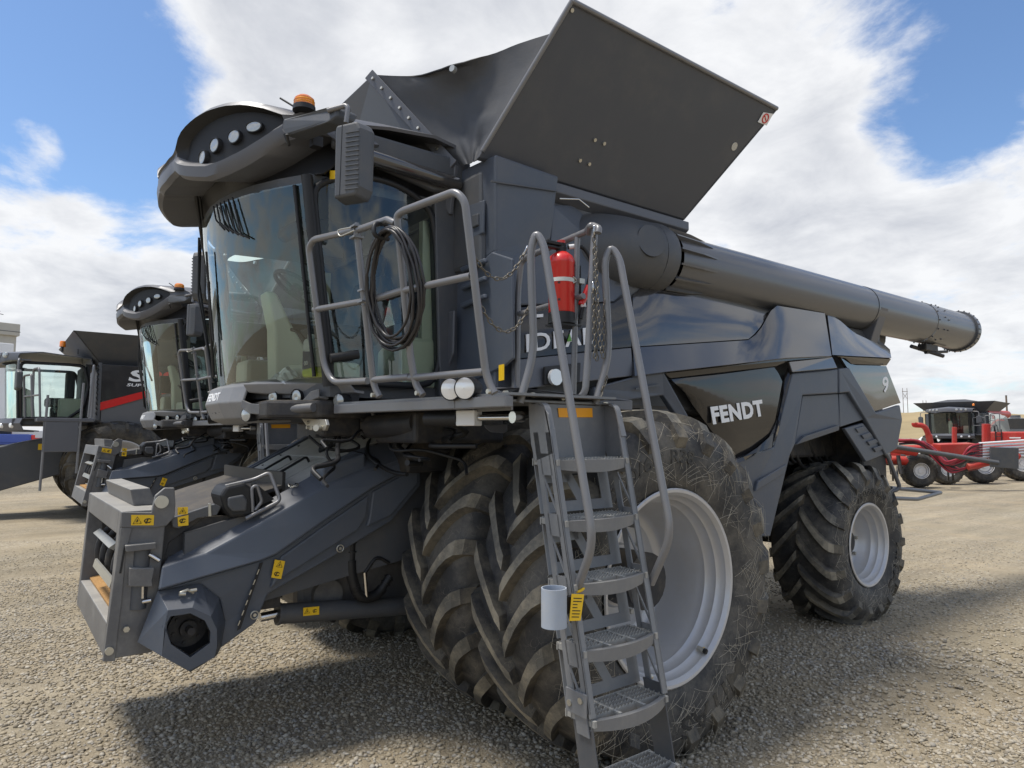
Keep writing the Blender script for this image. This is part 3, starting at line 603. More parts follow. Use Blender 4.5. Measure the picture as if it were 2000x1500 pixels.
text_mesh('FENDT', V(1393, 829, x=1.603), V(1493, 812, x=1.603), V(1387, 795, x=1.607), 'white', 'brand_lettering', H, .0015, .045, 0, 1.10)
for nm_, pl_ in (('rear_guard_frame', [V(1690, 850, x=1.45), V(1733, 890, x=1.50), V(1757, 950, x=1.52), V(1752, 957, x=1.50), V(1736, 960, x=1.45)]), ('rear_guard_frame', [V(1740, 953, x=1.4), V(1838, 962, x=1.45), V(1792, 975, x=1.55), V(1742, 973, x=1.60)])):
    MB().tube(fillet(pl_, .04), .022, 8).build(nm_, 'steel', H)
# front side panels by the ladder
curved('front_side_panel', [(1002, 601), (1060, 598), (1199, 592), (1232, 571)], [(1004, 701), (1080, 693), (1160, 684), (1233, 677)], [1.51, 1.54, 1.56, 1.565], 'gloss_dark', 12)
facet('front_lower_panel', [(1004, 703, 1.585), (1233, 679, 1.585), (1238, 734, 1.62), (1120, 748, 1.62), (1004, 762, 1.62)], 'steel', .03)
text_mesh('IDEAL', V(1028, 688, x=1.573), V(1158, 671, x=1.573), V(1027, 653, x=1.560), 'white', 'model_lettering', H, .004, .015, 0, 1.12)
facet('letter_accent', [(1108, 667, 1.585), (1117, 666, 1.585), (1113, 652, 1.585)], 'green_print', .004, 0)
facet('small_label', [(1048, 614, 1.548), (1061, 613, 1.548), (1061, 619, 1.549), (1048, 620, 1.549)], 'white', .003, 0)
facet('front_arch_panel', [(1160, 757, 1.60), (1236, 737, 1.63), (1294, 722, 1.63), (1350, 822, 1.62), (1326, 818, 1.60), (1296, 772, 1.60), (1240, 780, 1.60), (1160, 798, 1.59)], 'plastic', .05, .01)
facet('arch_inner', [(1250, 786, 1.45), (1300, 780, 1.45), (1345, 860, 1.45), (1250, 860, 1.45)], 'plastic_dark', .03)
facet('arch_line', [(1242, 758, 1.635), (1290, 750, 1.635), (1290, 753, 1.635), (1242, 761, 1.635)], 'plastic_dark', .01, 0)
facet('lamp_recess', [(1064, 716, 1.63), (1135, 708, 1.63), (1133, 748, 1.645), (1064, 752, 1.645)], 'black', .02)
c_ = V(1082, 737, x=1.645); MB().cyl(c_, c_ + Vector((.025, 0, 0)), .052, 24).build('side_lamp', 'lens_bright', H, .008)
# plastic tower panel behind the ladder opening
facet('tower_panel', [(1003, 497, 1.46), (1076, 470, 1.46), (1079, 400, 1.44), (1150, 400, 1.30), (1215, 520, 1.40), (1233, 560, 1.46), (1200, 589, 1.50), (1004, 597, 1.50)], 'plastic', .05, .012)
# box panels beside the cab
TB = [V(968, 300, x=1.50), V(1090, 343, x=1.50), V(1074, 470, x=1.46), V(1003, 497, x=1.46), V(968, 492, x=1.46)]
fy = V(968, 300, x=1.50).y
bl = [V(968, 300, x=1.5), V(890, 337, y=fy), V(890, 545, y=fy + .02), V(968, 492, x=1.46)]
mb = MB(); vs = TB + [bl[1], bl[2]] + [Vector((.95, TB[1].y, TB[1].z)), Vector((.95, TB[2].y, TB[2].z))]
mb.add(vs, [(0, 4, 3, 2, 1), (0, 5, 6, 4), (0, 1, 7, 5), (4, 6, 8, 2, 3)]); mb.build('tower_box', 'plastic', H, .018, fix=True)
facet('box_hinge_line', [(960, 352, 1.508), (1088, 372, 1.505), (1088, 374, 1.505), (960, 355, 1.508)], 'plastic_dark', .01, 0)
def front_facet(name, pts, y, mt, t=.02, bevel=.008):
    return plate(name, [V(a, b, y=y) for a, b in pts], mt, H, (0, t, 0), bevel)
front_facet('vent_panel', [(908, 402), (945, 390), (943, 455), (908, 474)], fy - .012, 'plastic')
front_facet('vent_slot', [(921, 420), (933, 416), (933, 440), (921, 446)], fy - .025, 'plastic_dark')
front_facet('lower_tower_front', [(889, 560), (960, 492), (1000, 505), (1002, 700), (985, 715), (889, 760)], fy + .02, 'plastic')
for i in range(3): front_facet('vent_louvre', [(897, 522 + 35 * i), (945, 503 + 35 * i), (947, 512 + 35 * i), (899, 532 + 35 * i)], fy - .02, 'plastic', .03, .01)
MB().box(.9, 1.46, fy + .03, -.30, 2.05, 3.2).build('tower_core', 'plastic', H, .02)
front_facet('rear_pillar_strip', [(866, 612), (886, 606), (884, 690), (866, 740)], fy - .05, 'steel')
front_facet('warning_sticker', [(974, 713), (984, 711), (984, 742), (974, 744)], fy - .03, 'yellow', .004, 0)

# ---------------------------------------------------------------- grain tank with raised extensions
T1, T2 = V(1117, 2, x=1.95), V(1517, 211, x=1.95); L1, L2 = V(935, 308, x=1.40), V(1335, 427, x=1.40)
L2.z = L1.z = (L1.z + L2.z) / 2; T2.z = T1.z
o = plate('tank_side_extension', [T1, T2, L2, L1], 'tank', H, (-.035, 0, -.01), .006)
n_ = (T2 - T1).cross(L1 - T1).normalized(); n_ = n_ if n_.x > 0 else -n_
TPL = (T1, T2, L1)
def on_tank(px, py): return V(px, py, plane=TPL)
for px, py in ((1161, 273), (1179, 280), (1132, 313), (1150, 320), (1116, 20)):
    c = on_tank(px, py); MB().cyl(c - n_ * .002, c + n_ * .012, .013, 10).build('bolt', 'zinc', H)
c = on_tank(1434, 286); MB().cyl(c, c + n_ * .004, .033, 24).build('round_inspection_sticker', 'lens', H)
q = [on_tank(1479, 238), on_tank(1490, 243 - 24), on_tank(1509, 222), on_tank(1496, 245)]
MB().prism([p + n_ * .004 for p in q], n_ * .003).build('warning_sticker', 'white', H)
cc = sum(q, Vector()) / 4 + n_ * .008; e1 = (q[2] - q[1]).normalized(); e2 = n_.cross(e1)
MB().tube([cc + (e1 * math.cos(a) + e2 * math.sin(a)) * .034 for a in (2 * math.pi * i / 20 for i in range(20))], .006, 6, True).tube([cc - e1 * .024 + e2 * .024, cc + e1 * .024 - e2 * .024], .005, 6).build('sticker_ring', 'red', H)
# dried mud splashes on the panel are in the paint; rolled edge along the top and front
MB().tube([T1, T2], .018, 8).tube([T1, lerp(T1, L1, .96)], .016, 8).build('panel_edge', 'rail', H)
# tank lip under the panel
la, lb = V(1083, 353, x=1.42), V(1344, 432, x=1.42)
MB().prism([(1.15, la.y - .2, la.z + .02), (1.43, la.y - .2, la.z - .01), (1.43, la.y - .2, la.z - .08), (1.36, la.y - .2, la.z - .13), (1.15, la.y - .2, la.z - .16)], (0, lb.y - la.y + .2, 0)).build('tank_lip', 'steel', H, .008)
# front extension: steel plate with riveted strip, fabric corner
FX = .98; FYB = -.62
A = V(726, 146, x=.62); B = V(895, 326, x=1.12); Cn = V(676, 196, x=.30)
ftop = A; mirx = lambda p: Vector((-p.x, p.y, p.z))
A2 = mirx(A)
B.y = min(B.y, L1.y)
mb = MB(); mb.prism([A, B, Vector((1.05, B.y, 3.35)), Vector((-1.05, B.y, 3.35)), mirx(B), mirx(A)], (0, .03, 0)); mb.build('tank_front_extension', 'steel', H, .006)
st = (B - A).normalized(); out = Vector((.35, -.9, .2)).normalized(); wv = st.cross(out).normalized()
MB().prism([A + out * .012 - wv * .03, B + out * .012 - wv * .03, B + out * .012 + wv * .05, A + out * .012 + wv * .05], out * .012).build('fabric_clamp_strip', 'steel', H, .003)
for i in range(9):
    c = lerp(A, B, .06 + .11 * i) + out * .026 + wv * .01; MB().cyl(c, c + out * .01, .011, 8).build('rivet', 'zinc', H)
# fabric between front plate edge A-B and the side panel's front edge T1-L1
E0 = on_tank(1078, 66)
rows = []
for j in range(13):
    v = j / 12; a = lerp(A, B + Vector((.02, .05, 0)), v); b = lerp(E0, L1 + Vector((-.02, .02, 0)), v); row = []
    for i in range(25):
        u = i / 24; p = lerp(a, b, u); sag = math.sin(u * math.pi)
        if j == 0: p = p + Vector((0, 0, -.055 * math.sin(u * math.pi) - .02 * math.sin(u * 2 * math.pi)))
        w_ = .035 * math.sin(u * 7 + v * 5) * math.sin(math.pi * v) * sag + .05 * noise.noise(Vector((u * 3.2, v * 4.5, 4.))) * sag + .02 * noise.noise(Vector((u * 9, v * 9, 1.))) * sag
        p = p + Vector((-.55, .75, .1)) * (-(w_) + .10 * sag * math.sin(math.pi * min(1, v * .9 + .1)))
        row.append(p)
    rows.append(row)
MB().grid(rows).build('tank_fabric', 'fabric', H, 0, .006)
c = Vs(888, 137, lambda x, z: A.y + (E0.y - A.y) * (x - A.x) / (E0.x - A.x)); MB().cyl(c, c + Vector((.3, -.9, 0)).normalized() * .03, .022, 16).build('fabric_eyelet', 'lens', H)
# the other sides of the extension
Bk = Vector((0, T2.y, T2.z))
mb = MB(); mb.prism([mirx(T1), mirx(T2), mirx(L2), mirx(L1)], (.035, 0, 0)); mb.build('tank_side_extension', 'steel', H)
rows = [[lerp(T2, L2, v), lerp(T2, L2, v) + Vector((-.5, .12, 0)), Vector((0, lerp(T2, L2, v).y + .15, lerp(T2, L2, v).z - .1)), mirx(lerp(T2, L2, v)) + Vector((.5, .12, 0)), mirx(lerp(T2, L2, v))] for v in (0, .35, .7, 1)]
MB().grid(rows, smooth=True).build('tank_rear_fabric', 'fabric', H, 0, .01)
rows = [[lerp(mirx(A), mirx(B), v), lerp(mirx(E0), mirx(L1), v)] for v in (0, .5, 1)]
MB().grid(rows).build('tank_fabric', 'fabric', H, 0, .01)
MB().box(-1.36, 1.36, B.y + .05, L2.y, 2.95, L1.z - .05).build('tank_body', 'plastic_dark', H, .03)

# ---------------------------------------------------------------- unloading auger
AX, AZ, AR = 1.42, 3.215, .235
tipy = V(1872, 645, x=AX).y; sy = V(1290, 510, x=AX).y
rt = MB()
ax = lambda y: Matrix.Translation((AX, y, AZ + (y - 1.0) * .002))
j1, j2 = V(1672, 570, x=AX).y, V(1790, 612, x=AX).y
MB().lathe([(0, AR), (j1 - sy, AR)], Matrix.Translation((AX, sy, AZ)) @ Matrix.Rotation(R_(90), 4, 'Z'), 48).build('auger_tube', 'auger', H)
MB().lathe([(0, AR + .004), (j2 - j1, AR + .004), (j2 - j1, AR), (j2 - j1 + .01, AR)], Matrix.Translation((AX, j1, AZ)) @ Matrix.Rotation(R_(90), 4, 'Z'), 48).build('auger_tube', 'auger', H)
tm = Matrix.Translation((AX, j2, AZ)) @ Matrix.Rotation(R_(90), 4, 'Z')
MB().lathe([(0, AR + .008), (tipy - j2 - .1, AR + .008), (tipy - j2 - .1, AR + .03), (tipy - j2 - .03, AR + .035), (tipy - j2, AR + .03), (tipy - j2, AR - .02), (tipy - j2 - .3, AR - .02)], tm, 48).build('auger_spout', 'auger', H)
m_ = MB()
for yy, cnt, ph in ((j2 + .03, 14, 0), (j2 + .2, 10, .2), (j2 + .3, 12, .1), (tipy - .06, 26, 0)):
    for i in range(cnt):
        a = 2 * math.pi * i / cnt + ph; d = Vector((math.cos(a), 0, math.sin(a))); r_ = AR + (.008 if yy < tipy - .1 else .032); c = Vector((AX, yy, AZ)) + d * r_; m_.cyl(c, c + d * .012, .009, 6)
tag(m_.build('spout_bolt', 'auger', H), kind='stuff')
m_ = MB(); cy = V(1800, 665, x=AX).y
m_.box(AX - .05, AX + .05, cy, cy + .35, AZ - AR - .10, AZ - AR - .02).cyl((AX, cy + .1, AZ - AR - .12), (AX, cy + .75, AZ - AR - .06), .02, 8).cyl((AX - .08, cy - .1, AZ - AR - .05), (AX + .08, cy + .4, AZ - AR - .15), .025, 8); m_.build('spout_latch', 'dark', H, .008)
# elbow and collar
m_ = MB(); ce = V(1135, 465, x=1.30)
pe = [Vector((1.05, ce.y + .12, 2.9)), Vector((1.10, ce.y + .05, 3.10)), Vector((1.24, ce.y + .02, 3.22)), Vector((1.36, ce.y + .2, 3.23)), Vector((AX, sy - .18, AZ))]
m_.tube(fillet(pe, .3, 6), .27, 28); m_.build('auger_elbow', 'plastic_dark', H)
MB().lathe([(-.10, .20), (-.10, .268), (-.04, .275), (0, .275), (0, .262), (.05, .262)], Matrix.Translation((AX, sy - .12, AZ)) @ Matrix.Rotation(R_(90), 4, 'Z'), 40).build('auger_collar', 'plastic_dark', H)
c = V(1200, 470, x=1.62); 
m_ = MB()
for k in range(10):
    a = R_(-70 + 26 * k) ; d = Vector((math.cos(a), 0, math.sin(a))); m_.prism([Vector((AX, sy - .06, AZ)) + d * .27, Vector((AX, sy + .22, AZ)) + d * .262, Vector((AX, sy + .42, AZ)) + d * .238, Vector((AX, sy - .06, AZ)) + d * .22], Vector((-d.z, 0, d.x)) * .014)
m_.build('collar_rib', 'auger', H)
d_ = Vector((.96, -.22, .08)).normalized(); c = Vector((1.40, ce.y + .42, 3.24)) 
MB().cyl(c, c + d_ * .27, .12, 28).build('elbow_cover', 'plastic_dark', H, .015)
# cradle arm holding the tube
ya = V(1680, 600, x=AX).y
MB().prism([(AX + .20, ya - .04, AZ - .02), (AX + .245, ya - .04, AZ - .02), (AX + .06, ya - .04, AZ - .52), (AX - .12, ya - .04, AZ - .52), (AX - .1, ya - .04, AZ - .25), (AX + .1, ya - .04, AZ - .2)], (0, .16, 0)).build('auger_cradle', 'steel', H, .008)
MB().tube([(AX - .45, 3.0, 2.98), (AX - .40, 5.3, 3.02)], .20, 24).build('straw_chopper_duct', 'plastic_dark', H)
MB().tube([V(1092, 388, x=1.45), V(1130, 389, x=1.45), V(1150, 405, x=1.45)], .007, 8).build('latch_wire', 'chrome', H)
# ================================================================ cab
gy = lambda x, z: -1.9 + .33 * x * x - (z - 2.2) * .13
DY0, DY1 = -.74, -.80
# windscreen and door glass
N_ = 20
rows = [[Vector((x, gy(x, z), z)) for x in [-1 + 2 * i / N_ for i in range(N_ + 1)]] for z in [2.19 + 1.17 * j / 6 for j in range(7)]]
MB().grid(rows, flip=False).build('windscreen', 'glass', H)
def door_pt(s, z, sd=1): # s 0 = front pillar, 1 = rear pillar
    y0 = gy(1, z); y1 = -.775 - (z - 2.2) * .04
    zz = z + max(0, z - 3.0) / .36 * .11 * math.sin(math.pi * s)
    return Vector((sd * (1.0 + .05 * math.sin(math.pi * s)), lerp(y0, y1, s), zz))
for sd, nm in ((1, 'door'), (-1, 'door')):
    rows = [[door_pt(i / 10, z, sd) for i in range(11)] for z in [2.17 + 1.19 * j / 5 for j in range(6)]]
    g_ = MB().grid(rows).build('door', 'glass', H)
    fr = MB()
    loop = [door_pt(.03, 2.18, sd)] + [door_pt(.03, z, sd) for z in (2.4, 2.8, 3.1, 3.33)] + [door_pt(s, 3.36, sd) for s in (.2, .4, .6, .8)] + [door_pt(.95, 3.33, sd)] + [door_pt(.985, z, sd) for z in (3.1, 2.8, 2.5, 2.32)] + [door_pt(.90, 2.19, sd)] + [door_pt(s, 2.165, sd) for s in (.7, .5, .3)]
    fr.tube(fillet(loop, .08, 3), .022, 8, True); fr.build('door_frame', 'black', g_)
    if sd > 0:
        a, b = V(645, 700, x=1.07), V(700, 692, x=1.10)
        MB().tube([a, b], .028, 12).build('door_handle', 'black', g_)
# A pillars, rear pillars
for sd in (1, -1):
    MB().tube([Vector((sd * 1.0, gy(1, z) + .0, z)) for z in (2.14, 2.4, 2.8, 3.1, 3.4)], .034, 10).build('front_pillar', 'black', H)
    MB().prism([(sd * .93, -.80, 2.1), (sd * 1.03, -.80, 2.1), (sd * 1.03, -.62, 2.1), (sd * .93, -.62, 2.1)], (0, -.06, 1.4)).build('rear_pillar', 'plastic_dark', H, .01)
    MB().tube([Vector((sd * .93, gy(.93, z) - .012, z)) for z in (2.2, 2.8, 3.35)], .012, 8).build('windscreen_seal', 'black', H)
# cab floor, rear wall with window, headliner
ft = [(x, gy(x, 2.2) + .05, 2.08) for x in [-.97 + .194 * i for i in range(11)]]
MB().prism(ft + [(.97, -.62, 2.08), (-.97, -.62, 2.08)], (0, 0, .08)).build('cab_floor', 'plastic_dark', H)
MB().box(-.97, .97, -.66, -.60, 2.1, 2.72).box(-.97, -.6, -.66, -.60, 2.72, 3.4).box(.74, .97, -.66, -.60, 2.72, 3.4).box(-.6, .74, -.66, -.6, 3.24, 3.42).build('cab_rear_wall', 'plastic_dark', H)
MB().box(-.6, .74, -.645, -.635, 2.72, 3.24).build('rear_window', 'glass', H)
rt_ = [(x, gy(x, 3.36) + .02, 3.36) for x in [-.99 + .198 * i for i in range(11)]]
MB().prism(rt_ + [(.99, -.66, 3.40), (-.99, -.66, 3.40)], (0, 0, .06)).build('headliner', 'plastic_dark', H)
# interior: seat, console, steering column, wheel, lower trim
se = MB().prism([(-.24, -1.12, 2.52), (-.26, -.95, 2.50), (-.25, -.80, 2.92), (-.2, -.75, 3.16), (-.10, -.74, 3.24)], (.50, 0, 0)); s_ = MB()
s_.box(-.26, .26, -1.32, -.86, 2.52, 2.66).prism([(-.26, -.98, 2.62), (-.26, -.84, 2.60), (-.26, -.74, 3.05), (-.26, -.86, 3.08)], (.52, 0, 0)).prism([(-.13, -.84, 3.08), (-.13, -.76, 3.08), (-.13, -.73, 3.26), (-.13, -.82, 3.27)], (.26, 0, 0)).box(-.2, .2, -1.25, -.9, 2.16, 2.52)
s_.build('driver_seat', 'seat', H, .04, segs=3)
MB().box(-.52, -.30, -1.42, -.86, 2.56, 2.72).box(-.45, -.33, -1.3, -1.0, 2.16, 2.56).build('armrest_console', 'seat', H, .03)
MB().prism([(-.04, -1.60, 2.16), (-.04, -1.40, 2.16), (-.04, -1.37, 2.46), (-.04, -1.50, 2.66), (-.04, -1.60, 2.86), (-.04, -1.68, 2.86), (-.04, -1.62, 2.60)], (.17, 0, 0)).build('steering_column', 'cream', H, .03, segs=3)
cw = Vector((.05, -1.42, 2.92)); mt_ = Matrix.Translation(cw) @ Matrix.Rotation(R_(-32), 4, 'X')
m_ = MB().tube([mt_ @ Vector((.19 * math.cos(a), .19 * math.sin(a), 0)) for a in (2 * math.pi * i / 28 for i in range(28))], .016, 8, True)
for a in (.5, 2.6, 4.7): m_.tube([mt_ @ Vector((0, 0, -.03)), mt_ @ Vector((.19 * math.cos(a), .19 * math.sin(a), 0))], .012, 6)
m_.cyl(mt_ @ Vector((0, 0, -.06)), mt_ @ Vector((0, 0, .01)), .05, 14); m_.build('steering_wheel', 'seat', H)
MB().prism([(.60, -1.06, 2.16), (.60, -.70, 2.16), (.60, -.70, 2.50), (.60, -.98, 2.50), (.60, -1.06, 2.42)], (.36, 0, 0)).build('storage_box', 'cream', H, .03)
MB().prism([(.35, -1.62, 2.16), (.78, -1.48, 2.16), (.78, -1.25, 2.16), (.35, -1.25, 2.16)], (0, 0, .16)).build('front_console', 'cream', H, .03)
MB().box(-.8, -.5, -1.62, -1.2, 2.16, 2.44).build('side_console', 'cream', H, .04)
m_ = MB()
for p in ((.9, -.9), (-.92, -.9)):
    m_.prism([(p[0], p[1], 2.2), (p[0] + .05, p[1], 2.2), (p[0] + .05, p[1] + .1, 2.2), (p[0], p[1] + .1, 2.2)], (0, 0, 1.1))
m_.build('pillar_trim', 'cream', H)
MB().tube(fillet([(.72, -1.50, 2.18), (.70, -1.56, 2.4), (.60, -1.62, 2.52), (.50, -1.62, 2.54)], .1), .012, 8).build('grab_bar', 'black', H)
MB().box(-.88, -.84, -1.62, -1.30, 2.5, 2.78).build('monitor', 'black', H, .015)
MB().cyl((.30, -1.62, 3.22), (.62, -1.58, 3.22), .05, 14).build('sun_blind', 'black', H)
MB().box(.55, .57, -1.5, -1.3, 3.05, 3.3).cyl((.56, -1.4, 3.3), (.56, -1.4, 3.38), .01, 6).build('inner_mirror', 'black', H, .01)
# roof
pod = lambda x: max(0., min(1., (1 - abs(abs(x) - .62) / .40) * 3.0))
vf0 = lambda x, z=0: -1.62 - .75 * (1 - (x / 1.1) ** 2)
vf = lambda x, z=0: vf0(x) - .035 * pod(x) + .03
prof = [(0, 3.47, 3.60), (.10, 3.47, 3.60), (.20, 3.50, 3.60), (.27, 3.505, 3.63), (.31, 3.47, 3.72), (.39, 3.435, 3.79), (.47, 3.415, 3.835), (.556, 3.40, 3.865), (.65, 3.425, 3.88), (.75, 3.475, 3.875), (.84, 3.545, 3.845), (.92, 3.62, 3.80), (.99, 3.665, 3.77), (1.05, 3.66, 3.75), (1.1, 3.60, 3.73)]
prof = [(-a, b, c) for a, b, c in prof[:0:-1]] + prof
def zl(x): return float(np.interp(x, [p[0] for p in prof], [p[1] for p in prof]))
def zt(x): return float(np.interp(x, [p[0] for p in prof], [p[2] for p in prof]))
xs_ = [-1.1 + 2.2 * i / 60 for i in range(61)]
dish = lambda x: 1.0 if .30 < abs(x) < .90 else 0.0
rows = []
rows.append([Vector((x, vf(x) + .28, zl(x) + .05)) for x in xs_])
rows.append([Vector((x, vf(x) + .03, zl(x))) for x in xs_])
rows.append([Vector((x, vf(x), zl(x) + .02)) for x in xs_])
band = lambda x: zl(x) + .35 * (zt(x) - zl(x)) * (1 - .55 * max(0, 1 - abs(abs(x) - .6) / .33))
rows.append([Vector((x, vf(x) - .01, zl(x) + .085)) for x in xs_])
rows.append([Vector((x, vf(x) + .02 * dish(x), zl(x) + .105)) for x in xs_])
rows.append([Vector((x, vf(x) + .05 * dish(x), zl(x) + .12 + .0 * x)) for x in xs_])
rows.append([Vector((x, vf(x) + .06 * dish(x), max(zl(x) + .125, zt(x) - .055))) for x in xs_])
rows.append([Vector((x, vf(x) - .012, max(zl(x) + .13, zt(x) - .03))) for x in xs_])
rows.append([Vector((x, vf(x) + .015, max(zl(x) + .135, zt(x)))) for x in xs_])
for k, (q, dz) in enumerate(((.12, .03), (.35, .06), (.7, .08), (1, .06))):
    row = []
    for x in xs_:
        y = lerp(vf(x) + .02, -.62, q); zc = 3.88 + .06 * math.cos(x * 1.2) - .16 * max(0, abs(x) - .75) ** 1.2
        row.append(Vector((x * (1 + .02 * q), y, lerp(max(zt(x), zl(x) + .135), zc - .16 * max(0, q - .6), min(1, q * 1.6)) + .0)))
    rows.append(row)
mb = MB(); mb.grid(rows, 0, True)
k = len(xs_)
mb.m = [1 if (5 <= i // (k - 1) <= 6 or i // (k - 1) == 5) and .28 < abs(xs_[i % (k - 1)] + .018) < .90 else 0 for i in range(len(mb.f))]
roof = mb.build('cab_roof', ['steel', 'black'], H, 0, .02)
# eaves at the sides and back
for sd in (1, -1):
    q = [(sd * 1.1, vf(1.1), 3.73), (sd * 1.12, -.62, 3.72), (sd * 1.10, -.62, 3.50), (sd * 1.09, -.9, 3.47), (sd * 1.06, vf(1.1), 3.60)]
    MB().prism(q, (-sd * .06, 0, 0)).build('roof_side', 'plastic_dark', H, .02)
    MB().tube([(sd * 1.10, vf(1.1) + .05, 3.58), (sd * 1.13, -1.2, 3.55), (sd * 1.11, -.72, 3.54)], .05, 12).build('roof_gutter', 'gloss', H)
MB().box(-1.06, 1.06, -.66, -.60, 3.4, 3.75).build('roof_back', 'plastic_dark', H)
mid = [[Vector((x, lerp(vf(x) + .28, gy(x, 3.38) + .05, q), lerp(zl(x) + .05, 3.42, q))) for x in [-1.05 + 2.1 * i / 24 for i in range(25)]] for q in (0, .5, 1)]
MB().grid(mid, flip=True).build('visor_soffit', 'black', H, 0, .01)
lampn = 0
for sd in (1, -1):
    for px, py, r_, ov in ((478, 245, .050, .60), (440, 264, .042, .9), (403, 281, .041, 1), (380, 305, .040, 1)):
        c = Vs(px, py, lambda x, z: vf(x)); x = c.x; nr = Vector((1.9 * (x - .40) + .12, -1, 0)).normalized(); c = c + Vector((0, .068, 0))
        if sd < 0: c = mirx(c); nr = mirx(nr)
        mq = Matrix.Translation(c + nr * .028) @ nr.to_track_quat('X', 'Z').to_matrix().to_4x4() @ Matrix.Diagonal((1, 1, ov, 1))
        o = MB().lathe([(0.002, .001), (.003, r_ * .6), (0, r_), (-.012, r_ * 1.02)], mq, 28).build('roof_lamp', 'lens', H)
        m_ = MB().lathe([(-.03, r_ * 1.25), (.004, r_ * 1.22), (.004, r_ * 1.04), (-.012, r_ * 1.0)], mq, 28).build('lamp_bezel', 'black', o)
# beacons
def beacon(p, parent, s=1.):
    b = MB().lathe([(0, .001), (0, .068 * s), (.03 * s, .066 * s), (.03 * s, .05 * s)], Matrix.Translation(p) @ Matrix.Rotation(R_(-90), 4, 'Y'), 24).build('beacon_base', 'black', parent)
    l = MB().lathe([(.03 * s, .06 * s), (.075 * s, .058 * s), (.088 * s, .045 * s), (.09 * s, .001)], Matrix.Translation(p) @ Matrix.Rotation(R_(-90), 4, 'Y'), 24).build('beacon_lens', 'amber', b)
    m_ = MB()
    for z in (.045, .06): m_.lathe([(z * s - .003, .0595 * s), (z * s, .0625 * s), (z * s + .003, .0595 * s)], Matrix.Translation(p) @ Matrix.Rotation(R_(-90), 4, 'Y'), 24)
    m_.build('lens_ring', 'orange', b)
    return b
pb = V(594, 218, x=1.0); beacon(pb, H); beacon(mirx(pb), H)
MB().tube([pb + Vector((-.05, -.02, .03)), pb + Vector((-.14, -.10, .11))], .006, 6).build('antenna', 'black', H)
# mirror arm and mirror
p1, p2 = V(553, 247, x=1.05), V(660, 219, x=1.42)
MB().prism([V(548, 252, x=1.02), V(553, 232, x=1.02), V(640, 208, x=1.36), V(662, 212, x=1.40), V(655, 226, x=1.40), V(638, 238, x=1.36), V(557, 266, x=1.03)], (.0, .12, .0)).build('mirror_arm', 'plastic_dark', H, .012)
MB().tube(fillet([V(640, 216, x=1.36), V(676, 206, x=1.44), V(680, 212, x=1.455), V(676, 240, x=1.45)], .03), .014, 10).build('mirror_bracket', 'rail', H)
MB().tube(fillet([V(556, 262, x=1.05), V(566, 290, x=1.06), V(560, 262, x=1.1)], .05), .009, 8).box(1.03, 1.09, vf(1.0) - .0, vf(1.0) + .06, 3.56, 3.62).build('visor_hook', 'black', H)
MX = 1.50; mc = V(697, 322, x=MX)
def mirror(parent, mc, w=.19, h=.42, t=.085, yaw=.50):
    mt_ = Matrix.Translation(mc) @ Matrix.Rotation(yaw, 4, 'Z'); b = MB()
    pl = [(-w * .46, h * .5), (w * .38, h * .5), (w * .5, h * .40), (w * .47, -h * .38), (w * .34, -h * .5), (-w * .5, -h * .5), (-w * .5, h * .44)]
    F1 = [mt_ @ Vector((x * .86 - .004, -t, z * .96)) for x, z in pl]; F2 = [mt_ @ Vector((x, 0, z)) for x, z in pl]; F3 = [mt_ @ Vector((x, .035, z)) for x, z in pl]; n = len(pl)
    b.add(F1 + F2 + F3, [list(range(n))[::-1]] + [list(range(2 * n, 3 * n))] + [(i, (i + 1) % n, (i + 1) % n + n, i + n) for i in range(n)] + [(i + n, (i + 1) % n + n, (i + 1) % n + 2 * n, i + 2 * n) for i in range(n)])
    o = b.build('wing_mirror', 'plastic_dark', parent, .014, segs=3, fix=True)
    r_ = MB()
    for i in range(13):
        z = h * (.36 - .062 * i); r_.add([mt_ @ Vector(p) for p in ((-.01, -t - .006, z), (w * .40, -t - .004, z - .004), (w * .40, -t - .004, z - .011), (-.01, -t - .006, z - .007))], [(0, 3, 2, 1)])
    r_.build('mirror_rib', 'plastic_dark', o, 0, .008)
    MB().add([mt_ @ Vector((x * .9, .037, z * .94)) for x, z in pl], [list(range(n))]).build('mirror_glass', 'chrome', o)
    s_ = MB(); s_.add([mt_ @ Vector(p) for p in ((-w * .20, -t - .002, h * .48), (-w * .19, -t - .002, h * .48), (-w * .235, -t - .002, -h * .46), (-w * .25, -t - .002, -h * .46))], [(0, 3, 2, 1)]); s_.build('mirror_seam', 'black', o, 0, .004)
    return o
mirror(H, mc)
mR = V(401, 542, x=-1.25); mirror(H, mR, yaw=-.55)
MB().tube(fillet([(-1.05, -1.7, 3.62), (mR.x, mR.y, 3.6), (mR.x, mR.y, mR.z + .2)], .06), .014, 8).build('mirror_bracket', 'rail', H)
# wipers and hoses hanging at the far side of the windscreen
m_ = MB()
def wp(x, z, off=.03): return Vector((x, gy(x, z) - off, z))
m_.tube([wp(-.62, 3.34), wp(-.60, 3.0, .07), wp(-.55, 2.6, .05), wp(-.46, 2.24)], .010, 8).tube([wp(-.55, 3.34), wp(-.56, 2.9, .08), wp(-.50, 2.55, .05), wp(-.42, 2.24)], .008, 8)
m_.tube([wp(-.2, 2.26), wp(-.1, 2.62), wp(-.02, 2.9)], .010, 8).tube([wp(-.06, 2.5), wp(-.03, 2.9), wp(-.0, 3.1)], .008, 8)
m_.build('wiper', 'black', H)
m_ = MB()
m_.tube([V(383, 380, x=-.2), V(395, 470, x=-.35), V(410, 560, x=-.45), V(440, 640, x=-.45)], .013, 8).tube([V(390, 385, x=-.2), V(402, 480, x=-.35), V(420, 580, x=-.45)], .010, 8); m_.build('wiper_hose', 'black', H)
m_ = MB()
